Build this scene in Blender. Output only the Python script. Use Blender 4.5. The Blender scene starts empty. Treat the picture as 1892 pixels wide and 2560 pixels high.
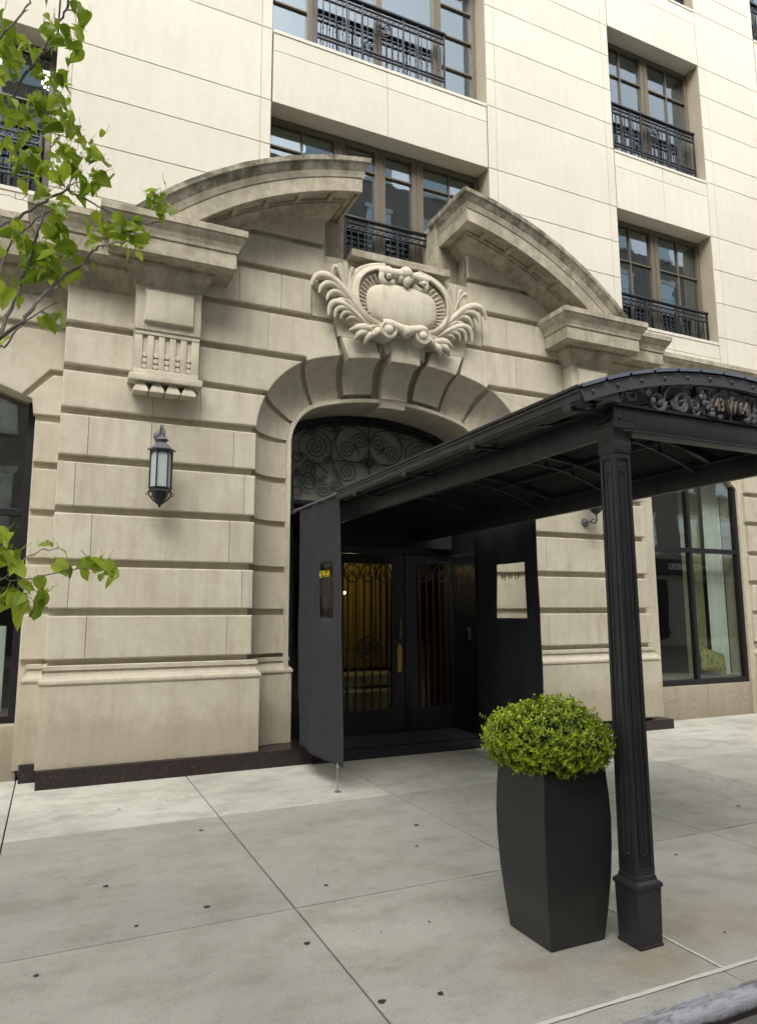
import bpy, bmesh, math, random
from math import sin, cos, pi, radians, sqrt, atan2
from mathutils import Vector, Matrix
random.seed(7)
S = bpy.context.scene
COL = S.collection
# ------------------------------------------------------------------ camera
def cam_axes(yaw, pitch, roll):
    cy, sy, cp, sp = cos(yaw), sin(yaw), cos(pitch), sin(pitch)
    f = Vector((sy*cp, cy*cp, sp)); r = Vector((cy, -sy, 0)); u = r.cross(f)
    cr, sr = cos(roll), sin(roll)
    return cr*r+sr*u, -sr*r+cr*u, f
r_, u_, f_ = cam_axes(radians(24.76), radians(8.22), radians(-.227))
cd = bpy.data.cameras.new('camera'); cam = bpy.data.objects.new('camera', cd); COL.objects.link(cam)
m = Matrix(((r_.x, u_.x, -f_.x, 0), (r_.y, u_.y, -f_.y, 0), (r_.z, u_.z, -f_.z, 1.62), (0, 0, 0, 1)))
cam.matrix_world = m
cd.sensor_fit = 'VERTICAL'; cd.sensor_height = 36; cd.lens = 1748.9/2560*36
cd.clip_start = .05; cd.clip_end = 2000
S.camera = cam
S.render.resolution_x = 756; S.render.resolution_y = 1024
# ------------------------------------------------------------------ world, sun, exposure
SUN_EL, SUN_AZ = 46, -24          # azimuth: degrees from -y (street side) towards -x
W = bpy.data.worlds.new('World'); S.world = W; W.use_nodes = True
nt = W.node_tree; bg = nt.nodes['Background']
sky = nt.nodes.new('ShaderNodeTexSky'); sky.sky_type = 'NISHITA'; sky.sun_disc = False
sky.sun_elevation = radians(SUN_EL); sky.air_density = 1.0; sky.dust_density = 4.0; sky.ozone_density = .6
dirv = Vector((sin(radians(SUN_AZ))*cos(radians(SUN_EL)), -cos(radians(SUN_AZ))*cos(radians(SUN_EL)), sin(radians(SUN_EL))))
sky.sun_rotation = atan2(dirv.x, dirv.y)
hsv = nt.nodes.new('ShaderNodeHueSaturation'); hsv.inputs['Saturation'].default_value = .18
nt.links.new(sky.outputs[0], hsv.inputs['Color']); nt.links.new(hsv.outputs[0], bg.inputs[0]); bg.inputs[1].default_value = .15
sd = bpy.data.lights.new('sun', 'SUN'); sd.energy = 1.2; sd.angle = radians(45); sd.color = (1, .97, .93)
so = bpy.data.objects.new('sun', sd); COL.objects.link(so); so.rotation_euler = dirv.to_track_quat('Z', 'Y').to_euler()
so.location = (0, 0, 20)
S.view_settings.view_transform = 'Standard'; S.view_settings.look = 'None'
S.view_settings.exposure = 1.30; S.view_settings.gamma = 1; S.view_settings.use_curve_mapping = False
S.render.engine = 'CYCLES'
S.cycles.max_bounces = 8; S.cycles.transparent_max_bounces = 16

# ------------------------------------------------------------------ mesh collector
class MB:
    def __init__(s): s.v = []; s.f = []; s.t = []; s.sm = []
    def add(s, vs, fs, tint=None, smooth=False):
        o = len(s.v); s.v += [tuple(v) for v in vs]
        t = random.random() if tint is None else tint
        for f in fs: s.f.append([i+o for i in f]); s.t.append(t); s.sm.append(smooth)
        return s
    def box(s, x0, x1, y0, y1, z0, z1, b=0, tint=None):
        if b <= 0:
            v = [(x0,y0,z0),(x1,y0,z0),(x1,y1,z0),(x0,y1,z0),(x0,y0,z1),(x1,y0,z1),(x1,y1,z1),(x0,y1,z1)]
            s.add(v, [(0,3,2,1),(4,5,6,7),(0,1,5,4),(1,2,6,5),(2,3,7,6),(3,0,4,7)], tint)
            return s
        bm = bmesh.new(); bmesh.ops.create_cube(bm, size=1)
        for v in bm.verts: v.co = Vector((x0+(v.co.x+.5)*(x1-x0), y0+(v.co.y+.5)*(y1-y0), z0+(v.co.z+.5)*(z1-z0)))
        bmesh.ops.bevel(bm, geom=list(bm.edges), offset=b, segments=2, profile=.5, affect='EDGES')
        bm.verts.index_update()
        s.add([v.co[:] for v in bm.verts], [[v.index for v in f.verts] for f in bm.faces], tint); bm.free(); return s
    def bm(s, bm, mat=None, tint=None, smooth=False):
        bm.verts.index_update()
        s.add([((mat @ v.co) if mat else v.co)[:] for v in bm.verts], [[v.index for v in f.verts] for f in bm.faces], tint, smooth); bm.free(); return s
    def tube(s, pts, rad, n=8, tint=None, sx=1.0, cap=True, up=None):
        pts = [Vector(p) for p in pts]; N = len(pts)
        rs = rad if isinstance(rad, (list, tuple)) else [rad]*N
        T = [(pts[min(i+1,N-1)]-pts[max(i-1,0)]).normalized() for i in range(N)]
        nrm = Vector(up) if up else (Vector((0,0,1)) if abs(T[0].z) < .9 else Vector((1,0,0)))
        vs = []
        for i in range(N):
            nrm = nrm - T[i]*nrm.dot(T[i])
            if nrm.length < 1e-6: nrm = T[i].orthogonal()
            nrm.normalize(); b = T[i].cross(nrm)
            for k in range(n):
                a = 2*pi*k/n; vs.append(pts[i]+(nrm*cos(a)*sx+b*sin(a))*rs[i])
        fs = [(i*n+k, i*n+(k+1)%n, (i+1)*n+(k+1)%n, (i+1)*n+k) for i in range(N-1) for k in range(n)]
        if cap: fs += [tuple(range(n))[::-1], tuple((N-1)*n+k for k in range(n))]
        s.add(vs, fs, tint, True); return s
    def sphere(s, c, r, tint=None, sc=(1,1,1), seg=12):
        bm = bmesh.new(); bmesh.ops.create_uvsphere(bm, u_segments=seg, v_segments=max(6, seg//2+2), radius=r)
        s.bm(bm, Matrix.Translation(c) @ Matrix.Diagonal((*sc, 1)), tint, True); return s
    def lathe(s, c, prof, n=16, axis='z', tint=None, smooth=True, rot=0):
        vs = []
        for r, h in prof:
            for k in range(n):
                a = 2*pi*k/n+rot
                if axis == 'z': vs.append((c[0]+r*cos(a), c[1]+r*sin(a), c[2]+h))
                else: vs.append((c[0]+r*cos(a), c[1]-h, c[2]+r*sin(a)))
        P = len(prof)
        fs = [(i*n+k, i*n+(k+1)%n, (i+1)*n+(k+1)%n, (i+1)*n+k) for i in range(P-1) for k in range(n)]
        if prof[0][0] > 1e-4: fs.append(tuple(range(n))[::-1])
        if prof[-1][0] > 1e-4: fs.append(tuple((P-1)*n+k for k in range(n)))
        s.add(vs, fs, tint, smooth); return s

ORG = {}
def tag(o, label=None, cat=None, group=None, kind=None):
    if label: o['label'] = label
    if cat: o['category'] = cat
    if group: o['group'] = group
    if kind: o['kind'] = kind
    return o
def empty(name, loc, label, cat, group=None):
    o = bpy.data.objects.new(name, None); COL.objects.link(o); o.location = loc; o.empty_display_size = .2
    ORG[o] = Vector(loc); return tag(o, label, cat, group)
def build(name, mb, mat, parent=None, origin=None, sharp=35, label=None):
    L = ORG[parent] if parent is not None else Vector(origin or (0,0,0))
    me = bpy.data.meshes.new(name); me.from_pydata([Vector(v)-L for v in mb.v], [], mb.f)
    bm = bmesh.new(); bm.from_mesh(me); bmesh.ops.recalc_face_normals(bm, faces=bm.faces); bm.to_mesh(me); bm.free()
    at = me.attributes.new('tint', 'FLOAT', 'FACE'); at.data.foreach_set('value', mb.t)
    me.polygons.foreach_set('use_smooth', mb.sm)
    if any(mb.sm):
        try: me.set_sharp_from_angle(angle=radians(sharp))
        except Exception: pass
    me.materials.append(mat)
    o = bpy.data.objects.new(name, me); COL.objects.link(o); ORG[o] = L
    if parent is not None: o.parent = parent
    else: o.location = L
    if label: o['label'] = label
    return o
def copy_tree(o, parent=None):
    c = o.copy(); COL.objects.link(c)
    if parent is not None: c.parent = parent
    for ch in list(o.children): copy_tree(ch, c)
    return c
def text_mb(txt, size, depth, fn, bevel=0):
    cu = bpy.data.curves.new('t', 'FONT'); cu.body = txt; cu.size = size; cu.extrude = depth; cu.bevel_depth = bevel
    cu.align_x = 'CENTER'; cu.align_y = 'CENTER'
    to = bpy.data.objects.new('t', cu); COL.objects.link(to)
    bpy.context.view_layer.update()
    me = bpy.data.meshes.new_from_object(to.evaluated_get(bpy.context.evaluated_depsgraph_get()))
    mb = MB(); mb.add([fn(*v.co) for v in me.vertices], [tuple(p.vertices) for p in me.polygons])
    bpy.data.objects.remove(to); bpy.data.curves.remove(cu); bpy.data.meshes.remove(me)
    return mb

# ------------------------------------------------------------------ materials
def mat(name, fn):
    m = bpy.data.materials.new(name); m.use_nodes = True; nt = m.node_tree
    b = nt.nodes['Principled BSDF']; fn(nt, b, N(nt)); return m
class N:
    def __init__(s, nt): s.nt = nt
    def new(s, t, **k):
        n = s.nt.nodes.new(t)
        for a, v in k.items():
            if a in n.inputs: n.inputs[a].default_value = v
            else: setattr(n, a, v)
        return n
    def link(s, a, b): s.nt.links.new(a, b)
    def pos(s, sc=(1,1,1)):
        g = s.new('ShaderNodeNewGeometry'); mp = s.new('ShaderNodeMapping'); mp.inputs['Scale'].default_value = sc
        s.link(g.outputs['Position'], mp.inputs['Vector']); return mp.outputs[0]
    def noise(s, sc, scale, det=4, rough=.55):
        n = s.new('ShaderNodeTexNoise'); n.inputs['Scale'].default_value = scale; n.inputs['Detail'].default_value = det
        n.inputs['Roughness'].default_value = rough; s.link(s.pos(sc), n.inputs['Vector']); return n.outputs[0]
    def ramp(s, fac, stops):
        r = s.new('ShaderNodeValToRGB'); e = r.color_ramp.elements
        while len(e) < len(stops): e.new(.5)
        for i, (p, c) in enumerate(stops):
            e[i].position = p; e[i].color = c if len(c) == 4 else (*c, 1)
        s.link(fac, r.inputs[0]); return r.outputs[0]
    def mix(s, fac, a, b, mode='MIX'):
        n = s.new('ShaderNodeMix'); n.data_type = 'RGBA'; n.blend_type = mode
        for v, i in ((fac, 0), (a, 6), (b, 7)):
            if isinstance(v, (int, float)): n.inputs[i].default_value = v
            elif isinstance(v, tuple): n.inputs[i].default_value = (*v[:3], 1)
            else: s.link(v, n.inputs[i])
        return n.outputs[2]
    def math(s, op, a, b=0.):
        n = s.new('ShaderNodeMath'); n.operation = op
        for v, i in ((a, 0), (b, 1)):
            if isinstance(v, (int, float)): n.inputs[i].default_value = v
            else: s.link(v, n.inputs[i])
        return n.outputs[0]
    def attr(s, name):
        a = s.new('ShaderNodeAttribute'); a.attribute_name = name; return a.outputs['Fac']
    def bump(s, h, strength, dist, b):
        n = s.new('ShaderNodeBump'); n.inputs['Strength'].default_value = strength; n.inputs['Distance'].default_value = dist
        s.link(h, n.inputs['Height']); s.link(n.outputs[0], b.inputs['Normal'])
G3 = lambda v: (v, v, v)
def stone(c1, c2, dirt, amt, tool=.5, tintv=.12, moss=0., cracks=False):
    def f(nt, b, n):
        base = n.mix(n.ramp(n.noise((1,1,1), 1.3, 6), [(.35, G3(0)), (.7, G3(1))]), c1, c2)
        t = n.math('ADD', n.math('MULTIPLY', n.attr('tint'), tintv), 1-tintv*.6)
        cm = n.new('ShaderNodeCombineColor'); [n.link(t, cm.inputs[i]) for i in range(3)]
        base = n.mix(1, base, cm.outputs[0], 'MULTIPLY')
        streak = n.ramp(n.noise((5, 5, .7), 1.6, 5, .6), [(.46, G3(0)), (.75, G3(1))])
        base = n.mix(n.math('MULTIPLY', streak, amt), base, dirt)
        spk = n.ramp(n.noise((1,1,1), 9, 6, .7), [(.3, G3(0)), (.75, G3(1))])
        base = n.mix(.35, base, n.mix(spk, (dirt[0]*1.25, dirt[1]*1.25, dirt[2]*1.25), c2), 'MIX') if amt > 0.1 else base
        pit = n.ramp(n.noise((1,1,1.6), 42, 3, .6), [(.68, G3(0)), (.76, G3(1))])
        base = n.mix(n.math('MULTIPLY', pit, .22), base, tuple(x*.5 for x in dirt))
        g0 = n.new('ShaderNodeNewGeometry'); sz = n.new('ShaderNodeSeparateXYZ'); n.link(g0.outputs['Position'], sz.inputs[0])
        gz_ = n.math('ADD', sz.outputs['Z'], n.math('MULTIPLY', n.noise((1,1,1), 3.5, 6, .7), -.9))
        gr_ = n.ramp(gz_, [(.0, G3(1)), (.28, G3(0))])
        base = n.mix(n.math('MULTIPLY', gr_, .5), base, dirt)
        vo = n.new('ShaderNodeTexVoronoi'); vo.distance = 'CHEBYCHEV'; vo.inputs['Scale'].default_value = 1.5; vo.inputs['Randomness'].default_value = 1.0
        n.link(n.pos((1, 0, 1.9)), vo.inputs['Vector'])
        pt = n.ramp(vo.outputs['Distance'], [(.045, G3(1)), (.052, G3(0))])
        base = n.mix(n.math('MULTIPLY', pt, .22 if amt > .3 else 0), base, (dirt[0]*1.5, dirt[1]*1.35, dirt[2]*1.1))
        if moss > 0:
            ms = n.ramp(n.noise((3,3,3), 1.1, 8, .72), [(.40, G3(0)), (.58, G3(1))])
            base = n.mix(n.math('MULTIPLY', ms, moss), base, (.09, .085, .055))
        n.link(base, b.inputs['Base Color']); b.inputs['Roughness'].default_value = .88
        b.inputs['Specular IOR Level'].default_value = .25
        tl = n.noise((6, 6, 190), 1, 2); gr = n.noise((1,1,1), 55, 5, .65); bg_ = n.noise((1,1,1), 7, 3)
        h = n.math('ADD', n.math('MULTIPLY', tl, tool), n.math('ADD', n.math('MULTIPLY', gr, .8), n.math('MULTIPLY', bg_, .8)))
        n.bump(h, .5, .006, b)
    return f
M = {}
M['lime'] = mat('limestone', stone((.535,.488,.372), (.63,.585,.468), (.32,.27,.19), .62, tintv=.19))
M['lime_old'] = mat('weathered_limestone', stone((.475,.43,.325), (.58,.53,.415), (.23,.19,.13), .8, moss=.42))
M['lime_moss'] = mat('mossy_limestone', stone((.38,.34,.26), (.50,.46,.36), (.12,.12,.08), .9, moss=.92))
M['pale'] = mat('pale_limestone', stone((.59,.565,.485), (.64,.617,.535), (.45,.41,.32), .26, tool=.1, tintv=.11))
M['palejoint'] = mat('mortar_joint', stone((.40,.34,.25), (.46,.40,.30), (.2,.2,.2), .05, tool=0))
M['rough'] = mat('rock_faced_stone', stone((.41,.365,.285), (.52,.47,.375), (.27,.225,.155), .6, tool=0))
def granite(nt, b, n):
    v = n.new('ShaderNodeTexVoronoi'); v.inputs['Scale'].default_value = 70; n.link(n.pos(), v.inputs['Vector'])
    c = n.ramp(v.outputs['Color'], [(0, (.012,.009,.010)), (.55, (.022,.013,.013)), (.74, (.035,.018,.014)), (.88, (.11,.04,.026)), (1, (.03,.02,.02))])
    k = n.ramp(n.noise((1,1,1), 16, 4), [(.42, G3(0)), (.6, G3(1))])
    n.link(n.mix(k, (.016,.012,.013), c), b.inputs['Base Color']); b.inputs['Roughness'].default_value = .32
M['granite'] = mat('brown_granite', granite)
def concrete(c1, c2, tv):
    def f(nt, b, n):
        base = n.mix(n.ramp(n.noise((1,1,1), .9, 6, .6), [(.3, G3(0)), (.72, G3(1))]), c1, c2)
        t = n.math('ADD', n.math('MULTIPLY', n.attr('tint'), tv), 1-tv*.5)
        cm = n.new('ShaderNodeCombineColor'); [n.link(t, cm.inputs[i]) for i in range(3)]
        base = n.mix(1, base, cm.outputs[0], 'MULTIPLY')
        st = n.ramp(n.noise((1,1.4,1), 2.4, 8, .68), [(.47, G3(0)), (.72, G3(1))])
        base = n.mix(n.math('MULTIPLY', st, .6), base, (.22,.205,.16))
        st3 = n.ramp(n.noise((1,1,1), 6.5, 7, .75), [(.55, G3(0)), (.72, G3(1))])
        base = n.mix(n.math('MULTIPLY', st3, .35), base, (.20,.185,.15))
        st2 = n.ramp(n.noise((.5,4,1), 2.0, 6, .7), [(.5, G3(0)), (.8, G3(1))])
        base = n.mix(n.math('MULTIPLY', st2, .4), base, (.46,.45,.39))
        sp = n.ramp(n.noise((1,1,1), 130, 4, .75), [(.3, G3(.66)), (.7, G3(1.18))])
        base = n.mix(1, base, sp, 'MULTIPLY')
        wv = n.new('ShaderNodeTexVoronoi'); wv.feature = 'DISTANCE_TO_EDGE'; wv.inputs['Scale'].default_value = .55
        wp = n.new('ShaderNodeVectorMath'); wp.operation = 'ADD'; nz = n.new('ShaderNodeTexNoise'); nz.inputs['Scale'].default_value = 2.5; nz.inputs['Detail'].default_value = 6
        n.link(n.pos(), nz.inputs['Vector']); n.link(n.pos(), wp.inputs[0]); n.link(nz.outputs['Color'], wp.inputs[1]); n.link(wp.outputs[0], wv.inputs['Vector'])
        ck = n.math('MULTIPLY', n.ramp(wv.outputs['Distance'], [(.0, G3(1)), (.0035, G3(0))]), n.ramp(n.noise((1,1,1), .8, 3), [(.50, G3(0)), (.58, G3(1))]))
        base = n.mix(n.math('MULTIPLY', ck, .55), base, (.10,.09,.07))
        fl = n.ramp(n.noise((1,1,1), 38, 2, .5), [(.74, G3(0)), (.77, G3(1))])
        base = n.mix(n.math('MULTIPLY', fl, .5), base, (.13,.12,.10))
        # rusty damp stain beside the planter and the canopy column
        g = n.new('ShaderNodeNewGeometry')
        def blob(cx, cy, rx, ry, amp, col, base):
            mp = n.new('ShaderNodeMapping'); mp.inputs['Location'].default_value = (-cx/rx, -cy/ry, 0); mp.inputs['Scale'].default_value = (1/rx, 1/ry, 0)
            n.link(g.outputs['Position'], mp.inputs[0])
            vl = n.new('ShaderNodeVectorMath'); vl.operation = 'LENGTH'; n.link(mp.outputs[0], vl.inputs[0])
            d = n.math('ADD', vl.outputs['Value'], n.math('MULTIPLY', n.math('SUBTRACT', n.noise((1,1,1), 5, 5, .7), .5), 1.6))
            k = n.ramp(d, [(.25, G3(1)), (1.0, G3(0))])
            return n.mix(n.math('MULTIPLY', k, amp), base, col)
        base = blob(2.62, 2.66, .42, .2, .42, (.30,.22,.12), base)
        base = blob(2.15, 2.85, .3, .28, .32, (.26,.20,.12), base)
        base = blob(3.25, 2.85, .5, .35, .3, (.33,.24,.14), base)
        n.link(base, b.inputs['Base Color']); b.inputs['Roughness'].default_value = .85
        h = n.math('ADD', n.noise((1,1,1), 120, 4, .7), n.math('MULTIPLY', n.noise((200, 4, 1), 1, 2), .5))
        n.bump(h, .45, .003, b)
    return f
M['conc'] = mat('sidewalk_concrete', concrete((.36,.352,.298), (.50,.49,.425), .42))
M['gutter'] = mat('road_surface', concrete((.10,.095,.085), (.15,.14,.12), .1))
def simple(c, rough=.5, metal=0, spec=.5, var=.15, bump=.0, sc=8):
    def f(nt, b, n):
        k = n.noise((1,1,1), sc, 5, .6)
        n.link(n.mix(k, tuple(x*(1-var) for x in c), tuple(min(1, x*(1+var)) for x in c)), b.inputs['Base Color'])
        b.inputs['Roughness'].default_value = rough; b.inputs['Metallic'].default_value = metal
        b.inputs['Specular IOR Level'].default_value = spec
        if bump: n.bump(n.noise((1,1,1), 60, 4), bump, .004, b)
    return f
def iron(nt, b, n):
    k = n.ramp(n.noise((1,1,.35), 10, 6, .65), [(.35, G3(0)), (.75, G3(1))])
    c = n.mix(k, (.020,.020,.0215), (.040,.040,.042))
    sc = n.ramp(n.noise((16,16,1.2), 1.6, 5, .7), [(.66, G3(0)), (.74, G3(1))])
    c = n.mix(n.math('MULTIPLY', sc, .35), c, (.12,.13,.15))
    n.link(c, b.inputs['Base Color']); b.inputs['Roughness'].default_value = .48
    n.bump(n.noise((1,1,1), 45, 4, .6), .25, .004, b)
M['iron'] = mat('painted_iron', iron)
M['iron_grey'] = mat('grey_painted_iron', simple((.105,.107,.115), .5, 0, .5, .3, .2, 14))
M['rail'] = mat('railing_paint', simple((.016,.017,.022), .4, 0, .5, .25))
M['bronze'] = mat('bronze_window_frame', simple((.135,.112,.078), .5, .0, .4, .12))
M['dark'] = mat('black_frame', simple((.012,.012,.014), .42, 0, .4, .15))
M['roofmetal'] = mat('galvanised_sheet', simple((.26,.29,.35), .4, .3, .5, .25))
M['void'] = mat('dark_interior', simple((.02,.02,.018), .9))
M['letters'] = mat('cast_metal_letters', simple((.30,.26,.20), .35, .7, .5, .3))
M['yellow'] = mat('yellow_lettering', simple((.75,.62,.02), .5))
M['brass'] = mat('brass', simple((.42,.28,.09), .3, .9))
M['chrome'] = mat('steel', simple((.45,.45,.45), .3, .9))
M['planter'] = mat('black_fibreglass', simple((.013,.0135,.014), .5, 0, .4, .25, .06, 5))
def planterm(nt, b, n):
    g0 = n.new('ShaderNodeNewGeometry'); sz = n.new('ShaderNodeSeparateXYZ'); n.link(g0.outputs['Position'], sz.inputs[0])
    d = n.ramp(n.math('ADD', sz.outputs['Z'], n.math('MULTIPLY', n.noise((1,1,1), 6, 6, .7), -.35)), [(.0, G3(1)), (.12, G3(0))])
    k = n.noise((1,1,1), 5, 6, .65)
    c = n.mix(k, (.010,.0105,.011), (.021,.0215,.022))
    sc = n.ramp(n.noise((3, 3, 40), 1.3, 5, .75), [(.70, G3(0)), (.73, G3(1))])
    c = n.mix(n.math('MULTIPLY', sc, .22), c, (.09,.09,.09)); c = n.mix(n.math('MULTIPLY', d, .25), c, (.07,.066,.055))
    n.link(c, b.inputs['Base Color']); n.link(n.math('ADD', n.math('MULTIPLY', k, .3), .35), b.inputs['Roughness'])
    n.bump(n.noise((1,1,1), 3, 3), .15, .01, b)
M['planter'] = mat('black_fibreglass', planterm)
M['soil'] = mat('soil', simple((.02,.014,.01), .95, 0, .1, .4, .5))
M['drape'] = mat('yellow_drapery', simple((.36,.28,.05), .8))
M['reddrape'] = mat('brown_drapery', simple((.16,.05,.03), .8))
M['white'] = mat('white_curtain', simple((.80,.84,.80), .85))
M['greend'] = mat('olive_drapery', simple((.30,.30,.15), .85))
M['blind'] = mat('roller_blind', simple((.34,.35,.20), .8))
M['sealant'] = mat('white_sealant', simple((.62,.59,.52), .8, 0, .3, .2, .3, 20))
M['gum'] = mat('dark_gum', simple((.035,.033,.035), .7))
M['bark'] = mat('bark', simple((.20,.18,.16), .85, 0, .2, .35, .5, 30))
M['mat'] = mat('dark_rubber_mat', simple((.012,.013,.016), .8))
M['awn'] = mat('canopy_underside', simple((.012,.012,.013), .75, 0, .3, .3))
M['paper'] = mat('white_card', simple((.6,.6,.58), .8))
M['signwhite'] = mat('sign_white', simple((.75,.75,.75), .6))
def cloth(nt, b, n):
    k = n.noise((1,1,1), 3, 5)
    n.link(n.mix(k, (.022,.023,.028), (.038,.039,.045)), b.inputs['Base Color']); b.inputs['Roughness'].default_value = .75
    b.inputs['Specular IOR Level'].default_value = .35
    n.bump(n.noise((1, 300, 300), 1, 2), .3, .001, b)
M['cloth'] = mat('black_canvas', cloth)
def steelcurb(nt, b, n):
    k = n.ramp(n.noise((1,3,3), 7, 8, .75), [(.42, G3(0)), (.52, G3(1))])
    sc = n.ramp(n.noise((.6,8,8), 3, 7, .75), [(.50, G3(0)), (.58, G3(1))])
    c = n.mix(k, (.22,.21,.22), (.42,.43,.47)); c = n.mix(n.math('MULTIPLY', sc, .55), c, (.14,.085,.06))
    g = n.new('ShaderNodeNewGeometry'); sx = n.new('ShaderNodeSeparateXYZ'); n.link(g.outputs['Position'], sx.inputs[0])
    e = n.math('ADD', sx.outputs['Z'], n.math('MULTIPLY', n.noise((3,3,3), 4, 6, .7), .05))
    c = n.mix(n.ramp(n.math('MULTIPLY', n.math('ADD', e, .035), 20), [(.2, G3(1)), (.5, G3(0))]), c, (.03,.022,.02))
    n.link(c, b.inputs['Base Color']); b.inputs['Roughness'].default_value = .72; b.inputs['Metallic'].default_value = .0
    n.bump(n.noise((1,3,3), 14, 7, .7), .8, .01, b)
M['curbsteel'] = mat('worn_steel_nosing', steelcurb)
def leaf(c1, c2, trans):
    def f(nt, b, n):
        c = n.mix(n.attr('tint'), c1, c2)
        n.link(c, b.inputs['Base Color']); b.inputs['Roughness'].default_value = .33
        tr = n.new('ShaderNodeBsdfTranslucent'); n.link(n.mix(.3, c, (.25,.42,.01)), tr.inputs['Color'])
        mx = n.new('ShaderNodeMixShader'); mx.inputs[0].default_value = trans
        out = nt.nodes['Material Output']; n.link(b.outputs[0], mx.inputs[1]); n.link(tr.outputs[0], mx.inputs[2]); n.link(mx.outputs[0], out.inputs[0])
    return f
M['leaf'] = mat('pear_leaf', leaf((.13,.22,.015), (.56,.66,.08), .5))
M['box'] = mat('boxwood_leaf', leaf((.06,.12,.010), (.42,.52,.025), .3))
def glass(tint, wob, refl=1.0, base0=.09):
    def f(nt, b, n):
        out = nt.nodes['Material Output']; nt.nodes.remove(b)
        gl = n.new('ShaderNodeBsdfGlossy'); gl.inputs['Roughness'].default_value = .015; gl.inputs['Color'].default_value = (*refl, 1) if isinstance(refl, tuple) else (refl, refl, refl, 1)
        tr = n.new('ShaderNodeBsdfTransparent'); tr.inputs['Color'].default_value = (*tint, 1)
        lw = n.new('ShaderNodeLayerWeight'); lw.inputs['Blend'].default_value = .5; fr_ = n.math('ADD', n.math('MULTIPLY', n.math('POWER', lw.outputs['Facing'], 3.5), .8), base0)
        bp = n.new('ShaderNodeBump'); bp.inputs['Strength'].default_value = wob; bp.inputs['Distance'].default_value = .02
        n.link(n.noise((1,1,1), 2.2, 2), bp.inputs['Height']); n.link(bp.outputs[0], gl.inputs['Normal'])
        mx = n.new('ShaderNodeMixShader'); n.link(fr_, mx.inputs[0]); n.link(tr.outputs[0], mx.inputs[1]); n.link(gl.outputs[0], mx.inputs[2])
        n.link(mx.outputs[0], out.inputs[0])
    return f
M['glass'] = mat('window_glass', glass((.75,.8,.78), .05, (.74,.84,.92), .2))
M['shopglass'] = mat('shop_glass', glass((.85,.88,.85), .04))
M['doorglass'] = mat('door_glass', glass((.8,.76,.6), .04, .5, .04))
M['vinyl'] = mat('clear_vinyl', glass((.90,.90,.86), .5, .6, .03))
def frosted(nt, b, n):
    b.inputs['Base Color'].default_value = (.40,.45,.43,1); b.inputs['Roughness'].default_value = .25; b.inputs['Subsurface Weight'].default_value = 0
M['frost'] = mat('frosted_glass', frosted)
def emit(c, s):
    def f(nt, b, n):
        b.inputs['Base Color'].default_value = (*c, 1); b.inputs['Emission Color'].default_value = (*c, 1); b.inputs['Emission Strength'].default_value = s
    return f
M['bulb'] = mat('lit_bulb', emit((1, .72, .3), 12))
def brickf(nt, b, n):
    br = n.new('ShaderNodeTexBrick'); br.inputs['Scale'].default_value = 1; br.inputs['Brick Width'].default_value = .22; br.inputs['Row Height'].default_value = .075; br.inputs['Mortar Size'].default_value = .008
    br.inputs['Color1'].default_value = (.26,.23,.20,1); br.inputs['Color2'].default_value = (.34,.30,.26,1); br.inputs['Mortar'].default_value = (.36,.35,.33,1)
    g = n.new('ShaderNodeNewGeometry'); sx = n.new('ShaderNodeSeparateXYZ'); cx = n.new('ShaderNodeCombineXYZ')
    n.link(g.outputs['Position'], sx.inputs[0]); n.link(sx.outputs['X'], cx.inputs['X']); n.link(sx.outputs['Z'], cx.inputs['Y']); n.link(cx.outputs[0], br.inputs['Vector'])
    n.link(br.outputs['Color'], b.inputs['Base Color']); b.inputs['Roughness'].default_value = .9
M['brick'] = mat('grey_brick', brickf)
def pillowf(nt, b, n):
    k = n.ramp(n.noise((1,1,1), 14, 5, .7), [(.45, G3(0)), (.55, G3(1))])
    n.link(n.mix(k, (.16,.22,.05), (.42,.36,.12)), b.inputs['Base Color']); b.inputs['Roughness'].default_value = .6
M['pillow'] = mat('brocade', pillowf)

# ------------------------------------------------------------------ ground
mb = MB(); mb.add([(-150,-150,-.075),(150,-150,-.075),(150,150,-.075),(-150,150,-.075)], [(0,1,2,3)], .5)
tag(build('road', mb, M['gutter']), kind='structure')
xs = [-14.9,-13.35,-11.8,-10.25,-8.7,-7.15,-5.6,-4.85,-3.3,-1.77,-.235,1.315,2.885,4.505,6.1,7.7,9.3,10.9,12.5,14.1,15.7,17.3,18.9,20.5,22.1,23.7,25.3]
ys = [2.5, 3.975, 5.955, 8.2]
tints = {(10,0):.42,(11,0):.5,(12,0):.55,(13,0):.6,(10,1):.25,(11,1):.35,(12,1):.3,(13,1):.45,(14,1):.5,(10,2):1.3,(11,2):1.25,(12,2):.95,(13,2):.9,(14,2):1.1,(15,2):1.2,(9,2):1.2}
mb = MB(); g = .005
for i in range(len(xs)-1):
    for j in range(3):
        gy = g if j == 0 else .0012
        x0, x1 = xs[i]+g, xs[i+1]-g; y0, y1 = ys[j]+(g if j != 2 else .0012), ys[j+1]-(g if j == 0 else .0012)
        mb.box(x0, x1, y0, y1, -.12, random.uniform(-.0015, .0), .004, tints.get((i,j), random.uniform(.2, .8) if j < 2 else 1.1))
mb.box(-14.9, 25.3, 8.2, 12.5, -.12, -.001, 0, .6)
tag(build('sidewalk', mb, M['conc']), kind='structure')
mb = MB(); mb.box(-15, 25.4, 2.5, 9, -.2, -.022, 0, 0)
tag(build('sidewalk_bed', mb, M['soil']), kind='structure')
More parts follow.
